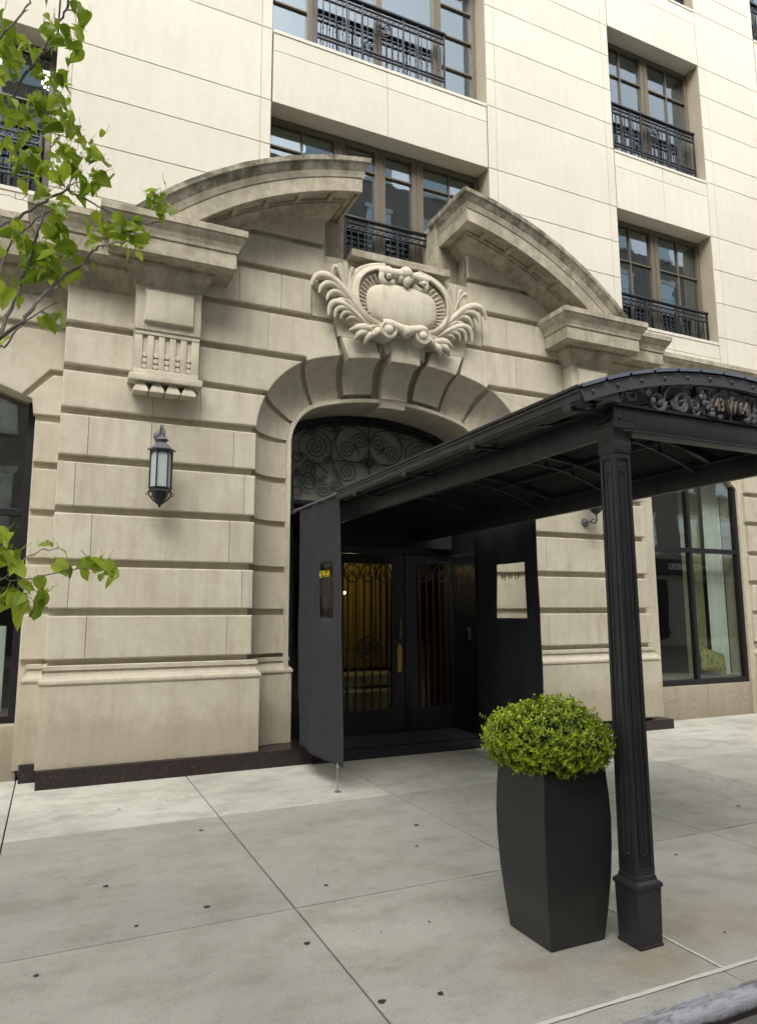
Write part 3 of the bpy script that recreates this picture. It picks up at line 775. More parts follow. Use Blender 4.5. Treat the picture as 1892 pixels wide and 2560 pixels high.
# convex shield
sh = []
m_, q_ = 40, 9
def shp(a, k):
    c, s_ = cos(a), sin(a); e = .72
    rx = .515*(abs(c)**e)*(1 if c > 0 else -1); rz = (.285 if s_ > 0 else .325)*(abs(s_)**e)*(1 if s_ > 0 else -1)
    return CX+rx*k, CZ-.065+rz*k
for j in range(q_+1):
    k = j/q_; y = 7.50-.15*sqrt(max(0, 1-k*k))**.6
    sh += [(shp(2*pi*i/m_, k)[0], y, shp(2*pi*i/m_, k)[1]) for i in range(m_)]
mb.add(sh, [(j*m_+i, j*m_+(i+1) % m_, (j+1)*m_+(i+1) % m_, (j+1)*m_+i) for j in range(q_) for i in range(m_)], .75, True)
for sg in (1, -1):
    def D3(l, y=7.40): return [(CX-sg*p[0], (p[2] if len(p) > 2 else y), CZ+p[1]) for p in l]
    pw_ = lambda v, e: (abs(v)**e)*(1 if v > 0 else -1)
    ring = [(.655*pw_(cos(radians(a)), .78), .415*pw_(sin(radians(a)), .82), 7.44) for a in range(-74, 77, 6)][::-1]
    vol = []
    for i in range(31):
        t = i/30; r = .135-.105*t; a = radians(88)+2*pi*1.35*t
        vol.append((.245+r*cos(a), .265+r*sin(a), 7.43-.06*t))
    P_ = vol[::-1]+ring
    rr = [.020+.032*min(1, i/26) for i in range(len(P_))]
    mb.tube(D3(P_), rr, 10, .8, sx=.55, up=(0,1,0))
    lip = [(.715*pw_(cos(radians(a)), .78), .455*pw_(sin(radians(a)), .82), 7.47) for a in range(-74, 80, 6)]
    mb.tube(D3(lip), .036, 8, .55, sx=.6, up=(0,1,0))
    mb.sphere((CX-sg*.245, 7.345, CZ+.245), .036, .8)
    # lower volute drum
    mb.lathe((CX-sg*.235, 7.40, CZ-.44), [(.115,-.16),(.115,.035),(.105,.05),(.088,.045),(.082,.025),(.060,.025),(.054,.055),(.042,.07),(0,.073)], 22, 'y', .8)
    mb.tube(D3([((.235+(.105-.06*i/20)*cos(radians(100)+2*pi*1.1*i/20)), -.44+(.105-.06*i/20)*sin(radians(100)+2*pi*1.1*i/20), 7.356) for i in range(21)]), .012, 6, .8)
    mb.tube(bez(D3([(.30,-.34,7.42), (.20,-.36,7.39), (.10,-.38,7.38), (.0,-.43,7.37)]), 8), [.05,.055,.065,.065,.06,.06,.065,.07,.07], 10, .7)
    mb.tube(bez(D3([(.34,.33,7.44), (.20,.32,7.40), (.09,.31,7.38), (.0,.33,7.375)]), 8), [.05,.06,.065,.06,.06,.06,.065,.07,.075], 10, .7)
mb.sphere((CX, 7.36, CZ+.335), .080, .8, (1.15, 1, 1.1)); mb.sphere((CX+.012, 7.355, CZ+.245), .056, .8, (1, 1, 1.6)); mb.sphere((CX-.062, 7.37, CZ+.28), .042, .7, (1, 1, 1.5)); mb.sphere((CX+.07, 7.37, CZ+.28), .042, .7, (1, 1, 1.5))
mb.sphere((CX, 7.36, CZ-.43), .075, .8, (1,1,1.1))
cart = build('cartouche', mb, M['lime'], BL, sharp=50)
def lobe(mb, sg, pts, rmax, y=7.43, tint=.7):
    q = bez([(CX-sg*p[0], y+(.05 if i == 0 else 0)-.02*(i == len(pts)-2), CZ+p[1]) for i, p in enumerate(pts)], 16)
    rr = [rmax*(.35+.65*min(1, i/10)) if i < 13 else rmax*(1-.17*(i-12)) for i in range(17)]
    mb.tube(q, rr, 9, tint, sx=.85, up=(0,1,0))
for sg in (1, -1):
    mb = MB()
    for PL in ([(.36,-.40),(.62,-.30),(.84,-.12),(1.04,-.02),(1.15,.06),(1.10,.13),(.98,.13),(.80,.02),(.66,-.10),(.50,-.25)], [(.30,-.46),(.60,-.44),(.84,-.32),(.95,-.24),(.88,-.17),(.70,-.21),(.45,-.34)], [(.72,-.12),(.80,-.10),(.90,.28),(.74,.30),(.69,.26)]):
        pts = [(CX-sg*p[0], CZ+p[1]) for p in PL]
        stone_p(mb, pts if sg == -1 else pts[::-1], 7.475, 7.64, .03, tint=.3)
    for k in range(4):   # large curling leaf
        lobe(mb, sg, [(.46,-.36-.01*k), (.68-.02*k, -.20-.03*k), (.86-.05*k, .22-.09*k), (1.20-.10*k, .21-.10*k), (1.22-.10*k, -.03-.07*k)], .054-.006*k, 7.425+.012*k, .8-.1*k)
    for k in range(4):   # lower leaf
        lobe(mb, sg, [(.34,-.43-.005*k), (.56-.02*k, -.40), (.80-.07*k, -.06-.07*k), (1.02-.085*k, -.12-.065*k), (1.00-.085*k, -.37+.0*k)], .044-.005*k, 7.435+.012*k, .8-.1*k)
    for k, (a, b, c_, r) in enumerate([((.80,.22),(.96,.42),(.95,.14),.032),((.80,.22),(.88,.44),(.86,.22),.026),((.77,.24),(.80,.44),(.76,.30),.024),((.74,.22),(.66,.42),(.69,.22),.026)]):
        lobe(mb, sg, [(.74,-.12), a, b, c_], r, 7.45, .6)
    for q in range(4): mb.tube(bez([(CX-sg*.30, 7.50, CZ-.43), (CX-sg*(.50+.03*q), 7.45, CZ-.32+.02*q), (CX-sg*(.68+.03*q), 7.45, CZ-.04-.03*q)], 10), [.014+.0022*i for i in range(11)], 7, .6)
    build('acanthus_leaf', mb, M['lime'], cart, sharp=60)
    mb = MB()
    for (p0, p1, p2, w) in [((.42,-.47),(.55,-.42),(.73,-.50),.058),((.44,-.47),(.60,-.50),(.66,-.61),.052),((.42,-.49),(.50,-.52),(.53,-.65),.046),((.30,-.42),(.38,-.46),(.46,-.57),.05)]:
        pts = bez([(CX-sg*p0[0], 7.46, CZ+p0[1]), (CX-sg*p1[0], 7.40, CZ+p1[1]), (CX-sg*p2[0], 7.45, CZ+p2[1])], 10)
        mb.tube(pts, [w*sin(pi*(.12+.85*i/10))+.004 for i in range(11)], 8, .7)
    mb.tube([(CX-sg*.28, 7.44, CZ-.36), (CX-sg*.46, 7.45, CZ-.42)], .034, 8, .6)
    build('carved_leaf', mb, M['lime'], cart, sharp=60)
# -- flanking storefront walls
def flank(side):
    mb = MB()
    Y = 7.95
    if side == 'L':
        gz = [1.12,1.655,2.155,2.655,3.155,3.66]
        for k in range(5):
            z0, z1 = gz[k]+.036, gz[k+1]-.036
            if k == 0: z0 = 1.17
            stone_p(mb, [(-.275, z0), (-.035, z0), (-.035, z1), (-.275, z1)], Y, 8.05, ins=[.012,.002,.012,.012])
        # voussoir stones
        stone_p(mb, [(-.30,3.70),(-.035,3.70),(-.035,4.14),(-.13,4.14),(-.365,3.88),(-.32,3.86)], Y, 8.05, .01)
        stone_p(mb, [(-.42,3.90),(-.165,4.20),(-.035,4.20),(-.035,4.62),(-.62,4.62),(-.86,4.40),(-.66,3.99)], Y, 8.05, .01)
        stone_p(mb, [(-.74,4.01),(-.93,4.40),(-.70,4.62),(-1.4,4.62),(-1.42,4.13)], Y, 8.05, .01)
        stone_p(mb, [(-1.48,4.14),(-1.46,4.62),(-2.1,4.62),(-2.1,4.15)][::-1], Y, 8.05, .01)
        stone_p(mb, [(-2.5,4.70),(-.035,4.70),(-.035,5.2),(-2.5,5.2)], Y, 8.05, .012)
        arch = [(-.28,.1),(-.0,.1),(-.0,5.3),(-4,5.3),(-4,4.1),(-2.2,4.13),(-1.5,4.12),(-1.1,4.08),(-.7,4.00),(-.42,3.91),(-.28,3.86)]
        extr(mb, arch, 8.0, 8.35, .3)
        mb.box(-9, -4, 7.95, 8.35, -.05, 5.3, 0, .5)
        plan_sweep(mb, [(-.235, 8.35), (-.235, 7.91), (-.06, 7.91)], [(q, z) for q, z in basep], .5)
    else:
        gz = [1.10,1.60,2.09,2.57,3.07,3.56,4.07,4.6]
        for k in range(7):
            z0, z1 = gz[k]+.036, gz[k+1]-.036
            if k == 0: z0 = 1.14
            stone_p(mb, [(10.40+.02*(k%2), z0), (13.3, z0), (13.3, z1), (10.40+.02*(k%2), z1)], 7.93, 8.05, .014)
        mb.box(10.30, 14, 7.99, 8.35, -.05, 5.3, 0, .6)
        mb.box(14, 21, 7.99, 8.35, -.05, 5.3, 0, .6)
        mb.box(7.7, 8.36, 7.99, 8.35, -.05, 5.3, 0, .5)
        mb.box(8.36, 10.30, 8.0, 8.35, 3.87, 5.3, 0, .5)
        for s_ in (0, 1):
            xx = 8.36 if s_ == 0 else 10.30; e = 1 if s_ == 0 else -1
            pts = [(xx, 3.65), (xx, 3.87), (xx+e*.25, 3.87)]
            extr(mb, pts if s_ else pts[::-1], 8.001, 8.34, .5)
        plan_sweep(mb, [(10.42, 8.0), (10.42, 7.9), (13.3, 7.9)], [(q, z-.02) for q, z in basep], .5)
    build('storefront_wall', mb, M['lime'], BL)
flank('L'); flank('R')
# sill stones under the shop windows
mb = MB()
def rocky(x0, x1, z0, z1, y, amp):
    nx, nz = 26, 14; vs = []
    for j in range(nz+1):
        for i in range(nx+1):
            e = min(i, nx-i)/3; e2 = min(j, nz-j)/3; k = min(1, e)*min(1, e2)
            vs.append((x0+(x1-x0)*i/nx, y-amp*k*random.random(), z0+(z1-z0)*j/nz))
    mb.add(vs, [(j*(nx+1)+i, j*(nx+1)+i+1, (j+1)*(nx+1)+i+1, (j+1)*(nx+1)+i) for j in range(nz) for i in range(nx)], .5, True)
mb.box(-3.8, -.245, 8.03, 8.5, -.05, .53, .006, .6); rocky(-3.6, -.30, .20, .49, 8.035, .035); build('window_sill_stone', mb, M['rough'], BL)
mb = MB(); mb.box(8.36, 9.33, 8.02, 8.12, -.05, .50, .005, .6); mb.box(9.335, 10.30, 8.02, 8.12, -.05, .50, .005, .4)
rocky(8.42, 9.15, .12, .40, 8.022, .014); rocky(9.75, 10.25, .18, .42, 8.022, .012)
build('window_sill_stone', mb, M['rough'], BL)
# -- shop windows
def shop(x0, x1, zs, z0, z1, y, arch=False, mull=()):
    mb = MB(); fw = .075
    mb.box(x0, x1, y, y+.10, z0, z0+.075, .004); mb.box(x0, x0+fw, y, y+.10, z0+.075, z1, .004); mb.box(x1-fw, x1, y, y+.10, z0+.075, z1, .004)
    mb.box(x0+fw, x1-fw, y, y+.10, z1-.075, z1, .004)
    for m_ in mull: mb.box(m_-.03, m_+.03, y+.005, y+.095, z0+.076, z1-.076, .003)
    for z in zs:
        ed = [x0+fw]+[q for m_ in mull for q in (m_-.031, m_+.031)]+[x1-fw]
        for i in range(0, len(ed), 2): mb.box(ed[i], ed[i+1], y+.008, y+.092, z-.037, z+.037, .003)
    w = build('shop_window', mb, M['dark'], BL)
    mb = MB(); mb.box(x0+.02, x1-.02, y+.045, y+.051, z0+.04, z1-.03, 0, .5); build('pane', mb, M['shopglass'], w)
    return w
shop(-3.2, -.28, [2.685], .525, 4.15, 8.2, mull=(-1.75,))
shop(8.30, 10.315, [2.595], .505, 3.85, 8.03, mull=(9.19,))
# interiors: dark rooms behind shop windows
def room(name, x0, x1, y0, y1, z0, z1, m_=None):
    mb = MB(); v = [(x0,y0,z0),(x1,y0,z0),(x1,y1,z0),(x0,y1,z0),(x0,y0,z1),(x1,y0,z1),(x1,y1,z1),(x0,y1,z1)]
    mb.add(v, [(0,1,2,3),(4,7,6,5),(1,5,6,2),(2,6,7,3),(3,7,4,0)], .5); return build(name, mb, m_ or M['void'], BL)
M['room'] = mat('shop_interior', simple((.13,.11,.075), .8))
room('shop_interior', -4, -.1, 8.36, 11.5, .3, 4.4, M['room']); room('shop_interior', 8.3, 11.3, 8.36, 11.0, .3, 4.2, M['room'])
def drape(mb, x0, x1, y, z0, z1, nf, amp, tint=.5):
    n = nf*8; vs = []
    for i in range(n+1):
        t = i/n; yy = y+amp*sin(2*pi*nf*t)+amp*.3*sin(5*t+nf)
        vs += [(x0+(x1-x0)*t, yy, z0), (x0+(x1-x0)*t, yy, z1)]
    mb.add(vs, [(2*i, 2*i+2, 2*i+3, 2*i+1) for i in range(n)], tint, True)
mb = MB(); drape(mb, 9.88, 10.28, 8.36, .55, 3.9, 5, .02)
tag(build('window_curtain', mb, M['white'], None, (10.17, 8.42, .55)), 'tall white curtain hanging inside the right edge of the right shop window', 'curtain')
mb = MB(); drape(mb, 9.42, 9.88, 8.44, .55, 3.9, 4, .03)
tag(build('window_curtain', mb, M['greend'], None, (9.8, 8.5, .55)), 'olive green curtain hanging beside the white one in the right shop window', 'curtain')
mb = MB(); drape(mb, 8.75, 9.35, 9.6, .55, 3.2, 6, .03)
tag(build('window_curtain', mb, M['reddrape'], None, (9.0, 9.6, .55)), 'dark brown curtain in the shadowy back of the right shop', 'curtain')
# pillow
bm = bmesh.new(); bmesh.ops.create_grid(bm, x_segments=14, y_segments=14, size=.5)
mb = MB(); vs = []; fs = []
for s_ in (-1, 1):
    for v in bm.verts:
        x, y = v.co.x*2, v.co.y*2; k = (1-x*x)*(1-y*y); pin = 1-.10*(1-abs(x*y))*(max(abs(x), abs(y))**4)
        vs.append((x*.30*pin, s_*.085*(max(0, k)**.45), y*.21*pin))
nb = len(bm.verts); bm.verts.index_update()
for s_ in (0, 1): fs += [[v.index+s_*nb for v in f.verts] for f in bm.faces]
bm.free()
R_ = Matrix.Rotation(radians(16), 4, 'Y') @ Matrix.Rotation(radians(-18), 4, 'X')
mb.add([(R_ @ Vector(v))+Vector((9.76, 8.25, .815)) for v in vs], fs, .5, True)
tag(build('pillow', mb, M['pillow'], None, (9.86, 8.36, .6)), 'green and gold brocade pillow leaning in the corner of the right shop window', 'pillow')
mb = MB(); mb.box(8.4, 10.27, 8.15, 9.0, .48, .60, .004)
build('display_shelf', mb, M['room'], BL)
mb = MB(); mb.box(-.9, -.43, 8.42, 8.46, .62, 1.5, .006)
tag(build('display_board', mb, M['white'], None, (-.66, 8.44, .6)), 'tall white panel standing inside the left shop window', 'display board')
mb = MB(); mb.box(-3.4, -.3, 8.31, 8.9, .45, .60, .004)
build('display_shelf', mb, M['room'], BL)

# -- upper wall
mb = MB(); YW = 8.0; jz = [5.15,5.75,6.31,6.945,7.56,8.18,9.21,9.66,10.285,10.93,11.51,12.64,13.1,13.72,14.35,14.97,16.1]
def wallstrip(xs_, jz_, skip=None):
    for i in range(len(xs_)-1):
        for j in range(len(jz_)-1):
            g_ = .0055
            stone_p(mb, [(xs_[i]+g_*.6, jz_[j]+g_), (xs_[i+1]-g_*.6, jz_[j]+g_), (xs_[i+1]-g_*.6, jz_[j+1]-g_), (xs_[i]+g_*.6, jz_[j+1]-g_)], YW, 8.06, .003)
jz_c = [z for z in jz if not (9.5 < z < 9.8)]
for q in ([-.31, -.145, 2.05, 2.19], [5.52, 5.675, 7.85, 8.0], [10.16, 10.34, 11.6, 11.76], [-6, -3.0, -2.6], [14.0, 14.2, 17]):
    mb = MB(); wallstrip(q, jz); build('wall_cladding', mb, M['pale'], BL)
for a, b in ((-6, -2.6), (-.312, 2.192), (5.518, 8.002), (10.158, 11.762), (14, 17)):
    mb2 = MB(); mb2.box(a+.004, b-.004, 8.012, 8.40, 5.0, 16.1, 0, .5); build('wall_joints', mb2, M['palejoint'], BL)

def spandrel(x0, x1, z0, z1, dark_mid=True):
    mb = MB(); xm = (x0+x1)/2; g_ = .003; zt = z1-.30
    for a, b in ((x0, xm), (xm, x1)):
        stone_p(mb, [(a+g_, z0), (b-g_, z0), (b-g_, zt-g_), (a+g_, zt-g_)], YW-.004, 8.27, .004)
        stone_p(mb, [(a+g_, zt+g_), (b-g_, zt+g_), (b-g_, z1-.05), (a+g_, z1-.05)], YW-.004, 8.27, .004)
    mb.box(x0+.001, x1-.001, 7.985, 8.40, z1-.05, z1, .005, .7)
    mb.box(x0+.01, x1-.01, 8.02, 8.40, z0+.002, z1-.052, 0, .3)
    build('spandrel_panel', mb, M['pale'], BL)
bays = [(-2.585, -.322), (2.205, 5.505), (8.012, 10.148), (11.775, 13.985)]
for i, (a, b) in enumerate(bays):
    spandrel(a, b, 8.17, 9.215); spandrel(a, b, 11.52, 12.655); spandrel(a, b, 14.97, 16.05)
    spandrel(a, b, 5.18, 6.20)
# windows
def window(x0, x1, z0, z1, bars, hz, blind=0, mulls=(), y=8.27):
    """bars: solid frame verticals (a,b); mulls: thin muntins; hz: list of (xa,xb,z)"""
    mb = MB()
    mb.box(x0, x1, y, y+.12, z1-.07, z1, .003); mb.box(x0, x1, y, y+.12, z0, z0+.07, .003)
    for a, b in [(x0, x0+.06), (x1-.06, x1)]+list(bars):
        mb.box(a, b, y-.002, y+.12, z0+.071, z1-.071, .003)
        if b-a > .12: mb.box((a+b)/2-.012, (a+b)/2+.012, y-.02, y+.05, z0+.071, z1-.071, .003)
    for a in mulls: mb.box(a-.010, a+.010, y+.015, y+.07, z0+.072, z1-.072, .002)
    for a, b, z in hz: mb.box(a, b, y+.012, y+.075, z-.011, z+.011, .002)
    w = build('window', mb, M['bronze'], BL)
    mb = MB(); mb.box(x0+.03, x1-.03, y+.045, y+.05, z0+.03, z1-.03, 0, .5); build('pane', mb, M['glass'], w)
    if blind:
        mb = MB()
        seg = sorted([x0+.07]+[q for ab in bars for q in ab]+[x1-.07])
        for k in range(0, len(seg), 2): mb.box(seg[k], seg[k+1], y+.16, y+.17, z1-blind*(.85+.3*random.random()), z1-.03, 0, random.random())
        build('roller_blind', mb, M['blind'], w)
    mb = MB(); v = [(x0, y+.13, z0), (x1, y+.13, z0), (x1, y+1.6, z0), (x0, y+1.6, z0), (x0, y+.13, z1), (x1, y+.13, z1), (x1, y+1.6, z1), (x0, y+1.6, z1)]
    mb.add(v, [(0,1,2,3),(4,7,6,5),(1,5,6,2),(2,6,7,3),(3,7,4,0)], .5); build('dark_room', mb, M['void'], w)
    return w
a, b = bays[1]
def cen_low(z0, z1, bl):
    window(a, b, z0, z1, [(3.17,3.33),(3.78,3.94),(4.37,4.55)], [(a+.06,3.17,7.77),(3.33,3.78,7.77),(3.94,4.37,7.77),(4.55,b-.06,7.77)], bl, (2.71, 5.0))
cen_low(6.2, 8.165, .32)
window(a, b, 9.22, 11.515, [(2.75,2.88),(3.80,3.90),(4.76,4.90)], [(a+.06,2.75,9.93),(a+.06,2.75,10.44),(4.90,b-.06,9.88),(4.90,b-.06,10.43),(a+.06,2.75,10.95),(4.90,b-.06,10.95)], 0)
window(a, b, 12.66, 14.96, [(2.75,2.88),(3.80,3.90),(4.76,4.90)], [(a+.06,b-.06,13.9)], 0)
for (a, b), nm in ((bays[2], 0), (bays[0], 1), (bays[3], 2)):
    c = (a+b)/2; w4 = (b-a)/4
    for z0, z1, zm, bl in ((6.205, 8.165, 7.47, 0), (9.22, 11.515, 10.92, 0), (12.66, 14.96, 14.3, .3)):
        window(a, b, z0, z1, [(c-.09, c+.09)], [(a+.06, c-.09, zm), (c+.09, b-.06, zm)], bl, (c-w4-.02, c+w4+.02))
# railings
def railing(x0, x1, z0, z1, y=8.13, medal=True, knob=.22):
    mb = MB(); H_ = z1-z0
    mb.box(x0-.02, x1+.02, y-.035, y+.03, z1-.03, z1, .004)
    mb.box(x0, x1, y-.015, y+.015, z1-.10, z1-.085, 0); mb.box(x0, x1, y-.015, y+.015, z1-.185, z1-.17, 0)
    mb.box(x0, x1, y-.015, y+.015, z0+.17 if medal else z0+.02, z0+.19 if medal else z0+.04, 0)
    if medal: mb.box(x0, x1, y-.015, y+.015, z0+.225, z0+.24, 0)
    n = max(3, int(round((x1-x0)/.095))); big = [x0, x1]+([x0+(x1-x0)*q for q in (.22, .34, .66, .78)] if medal else [x0+(x1-x0)*q for q in (.27, .62)])
    for i in range(n+1):
        x = x0+(x1-x0)*i/n; r = .0065
        if medal and abs(x-(x0+x1)/2) < .13: 
            mb.box(x-r, x+r, y-r, y+r, z0-.0, z1-.42, 0); continue
        mb.box(x-r, x+r, y-r, y+r, z0, z1-.185, 0)
        mb.sphere((x, y-.004, z0+knob*(1.6 if medal else .55)), .014, None, (1,1,1.3), 8)
        mb.tube([(x, y-.002, z0+knob*(1.6 if medal else .55)+.01), (x, y-.002, z0+knob*(1.6 if medal else .55)+.07)], [.011, .002], 6)
    for x in big: mb.box(x-.012, x+.012, y-.016, y+.016, z0, z1-.03, 0)
    # ring band
    n2 = int((x1-x0)/.085)
    for i in range(n2):
        cx = x0+(x1-x0)*(i+.5)/n2
        mb.tube([(cx+.032*cos(t), y-.005, z1-.135+.032*sin(t)) for t in [2*pi*k/10 for k in range(11)]], .006, 5, None, cap=False)
        mb.sphere((cx, y-.006, z1-.135), .012, None, (1,1,1), 6)
    if medal:
        cx, cz = (x0+x1)/2, z1-.30
        mb.tube([(cx+.125*cos(t), y-.01, cz+.125*sin(t)) for t in [2*pi*k/24 for k in range(25)]], .010, 6, None, cap=False)
        mb.tube([(cx+.105*cos(t), y-.01, cz+.105*sin(t)) for t in [2*pi*k/24 for k in range(25)]], .006, 6, None, cap=False)
        mb.sphere((cx, y-.015, cz), .025, None, (1,1,1), 8)
        for q in range(8):
            t = 2*pi*q/8; c2, s2 = cos(t), sin(t)
            mb.tube([(cx+c2*.02, y-.01, cz+s2*.02), (cx+c2*.07-s2*.015, y-.016, cz+s2*.07+c2*.015), (cx+c2*.10, y-.01, cz+s2*.10)], .007, 5)
            mb.tube([(cx+c2*.065+.022*cos(u), y-.012, cz+s2*.065+.022*sin(u)) for u in [2*pi*k/8 for k in range(9)]], .005, 4, None, cap=False)
    build('balcony_railing', mb, M['rail'], BL)
railing(2.84, 4.86, 9.28, 10.26, medal=True); railing(3.27, 4.53, 6.30, 6.93, medal=False)
railing(8.12, 10.05, 9.24, 10.20, medal=True); railing(8.12, 10.06, 6.23, 6.78, medal=False)
railing(-2.45, -.42, 6.25, 7.03, medal=True); railing(-2.45, -.42, 9.24, 10.2, medal=True)
railing(11.9, 13.9, 12.70, 13.66, medal=True); railing(11.9, 13.9, 9.24, 10.2, medal=True)
railing(2.84, 4.86, 12.70, 13.66, medal=True); railing(8.12, 10.05, 12.70, 13.66, medal=True)

# ------------------------------------------------------------------ entrance: vestibule, transom, doors
YD = 8.62
mb = MB()
mb.box(2.3, 5.4, YD+.04, YD+.16, 2.42, 3.09, .003)            # header panel
mb.box(2.3, 5.4, YD-.02, YD+.10, 3.02, 3.09, .004)
mb.box(2.3, 2.62, YD-.01, YD+.12, .05, 2.42, .003); mb.box(5.18, 5.34, YD-.01, YD+.12, .05, 2.42, .003)
mb.box(3.28, 3.36, YD-.01, YD+.12, .05, 2.42, .003); mb.box(4.36, 4.44, YD-.01, YD+.12, .05, 2.42, .003)
for s_ in (0, 1):  # dark lining on both sides of the doorway
    xx = 2.51 if s_ == 0 else 5.13
    mb.box(xx, xx+.06, 8.02, YD+.1, .03, 3.3, 0, .5)
# arched outer frame of the transom
for sg in (1, -1):
    ts = tseg(-.6, 1, 16)+tseg(1.05, 2, 10)
    sweep(mb, ts, [(.53, 1.06),(.53, .95),(.60,.95),(.60,1.0),(.64,1.0),(.64,1.06)], sg, .5)
ent = build('entrance_frame', mb, M['dark'], BL)
# transom glass with iron scrollwork
arc = [AP(t, .60, 1) for t in tseg(-.6, 1, 12)+tseg(1.05, 2, 8)]; arcr = [AP(t, .60, -1) for t in tseg(-.6, 1, 12)+tseg(1.05, 2, 8)][::-1]
mb = MB(); extr(mb, arc+arcr[1:], YD+.03, YD+.036, .5)
M['transom'] = mat('dusty_transom_glass', simple((.21,.215,.165), .35, 0, .5, .35, 0, 2))
trn = build('transom_pane', mb, M['transom'], BL)
SP = [(3.05,3.812,.155,2.6,90,-1),(3.05,3.812,.229,1,0,1),(2.99,4.012,.07,2,270,1),(3.345,4.115,.061,2,0,1),(3.69,3.947,.117,2.3,180,-1),(3.506,3.813,.115,2.3,0,1),(3.582,3.893,.249,1,0,1),(3.507,3.517,.145,2.3,180,1),(2.944,3.513,.123,2.3,200,1),(2.96,3.361,.131,2.3,30,-1),(2.792,3.654,.06,1,0,1),(2.798,3.204,.059,1,0,1),(3.156,3.383,.045,1.6,0,1),(3.172,3.244,.096,2.2,200,1),(3.327,3.311,.067,2,0,-1),(3.221,3.643,.047,1.6,0,1)]
mb = MB(); XM = 3.832; yg = YD-.02
for mir in (0, 1):
    fx = (lambda x: x) if mir == 0 else (lambda x: 2*XM-x)
    for cx, cz, r, tn, a0, dr in SP:
        if tn == 1: pts = [(fx(cx+r*cos(t)), yg, cz+r*sin(t)) for t in [2*pi*k/28 for k in range(29)]]
        else: pts = [(fx(cx+(r*(1-i/(16*tn))+.008)*cos(radians(a0)+dr*2*pi*i/16)), yg, cz+(r*(1-i/(16*tn))+.008)*sin(radians(a0)+dr*2*pi*i/16)) for i in range(int(16*tn)+1)]
        mb.tube(pts, .0075, 5)
    for q in [[(3.429,4.08),(3.323,4.02),(3.218,4.029),(3.114,4.12)],[(3.273,3.862),(3.25,3.64),(3.357,3.37),(3.50,3.24)],[(3.273,3.862),(3.33,4.0),(3.42,4.1)],[(2.855,3.723),(3.0,3.638),(3.08,3.5),(3.05,3.3)],[(3.0,3.638),(3.12,3.56),(3.222,3.473)],[(3.28,3.655),(3.83,3.655)],[(3.60,3.9),(3.70,3.78)]]:
        mb.tube(bez([(fx(x), yg, z) for x, z in q], 14), .0085, 5)
    for k in range(7): mb.sphere((fx(2.801+.028*cos(k)), yg-.008, 3.453+.028*sin(k)), .018, None, (1,.6,1), 6)
mb.tube([(XM, yg, 4.2), (XM, yg, 3.09)], .010, 6)
for k in range(10): mb.tube([(XM, yg-.01, 3.665), (XM+.07*cos(k*.628), yg-.02, 3.665+.07*sin(k*.628))], [.022,.012], 6)
build('scroll_grille', mb, M['iron'], trn)
# doors
def door(x0, x1, gx0, gx1, z0, z1, gz0, gz1, name, handle):
    mb = MB(); y = YD+.0
    mb.box(x0, gx0, y, y+.06, z0, z1, .003); mb.box(gx1, x1, y, y+.06, z0, z1, .003)
    mb.box(gx0, gx1, y, y+.06, z0, gz0, .003); mb.box(gx0, gx1, y, y+.06, gz1, z1, .003)
    mb.box(gx0-.02, gx1+.02, y-.012, y+.01, gz0-.03, gz0, .002); mb.box(gx0-.02, gx1+.02, y-.012, y+.01, gz1, gz1+.03, .002)
    dr = build(name, mb, M['dark'], BL)
    mb = MB(); mb.box(gx0, gx1, y+.03, y+.035, gz0, gz1, 0, .5); build('pane', mb, M['doorglass'], dr)
    mb = MB(); n = int((gx1-gx0)/.105); yg = y+.005; cx = (gx0+gx1)/2
    for i in range(n):
        x = gx0+(gx1-gx0)*(i+.5)/n
        mb.box(x-.009, x+.009, yg-.009, yg+.009, gz0, gz1-.16, 0)
        mb.tube([(x+.028*cos(t), yg, gz0+.035+.028*sin(t)) for t in [2*pi*k/8 for k in range(9)]], .005, 4, cap=False)
    nb_ = max(1, n//2); w_ = (gx1-gx0)/nb_
    for i in range(nb_):
        c = gx0+w_*(i+.5)
        mb.tube([(c+w_*.46*cos(t), yg, gz1-.13+.115*sin(t)) for t in [2*pi*k/18 for k in range(19)]], .010, 5, cap=False)
        for s_ in (-1, 1): mb.tube([(p[0], yg, p[2]) for p in spiral(c+s_*w_*.2, gz1-.14, w_*.20, .01, pi/2, 1.4*s_, 18)], .007, 5)
    if handle:
        cz = 1.16
        for r in (.155, .135): mb.tube([(cx+r*cos(t), yg-.01, cz+r*sin(t)) for t in [2*pi*k/26 for k in range(27)]], .008, 5, cap=False)
        for q in range(4):
            for s_ in (-1, 1):
                t0 = q*pi/2+pi/4
                mb.tube([(cx+cos(t0)*.075+p[0], yg-.012, cz+sin(t0)*.075+p[2]) for p in spiral(0, 0, .055, .01, t0+pi, 1.2*s_, 16, 0)], .007, 5)
        mb.box(gx0, gx1, yg-.009, yg+.009, cz-.008, cz+.008, 0)
    build('scroll_grille', mb, M['dark'], dr)
    if handle:
        mb = MB(); hx = 4.275; 
        mb.tube([(hx, y-.035, 1.28), (hx, y-.055, 1.30), (hx, y-.055, 1.50), (hx, y-.035, 1.52)], .011, 8)
        for z in (1.28, 1.52): mb.lathe((hx, y, z), [(.018,0),(.018,.03),(.010,.045)], 10, 'y')
        extr(mb, [(hx-.03,.86),(hx,.82),(hx+.03,.86),(hx+.036,1.15),(hx+.018,1.19),(hx,1.22),(hx-.018,1.19),(hx-.036,1.15)], y-.012, y)
        build('door_handle', mb, M['brass'], dr)
door(3.365, 4.355, 3.47, 4.17, .07, 2.41, .36, 2.28, 'entrance_door', True)
door(4.445, 5.175, 4.55, 5.08, .07, 2.41, .36, 2.30, 'side_light', False)
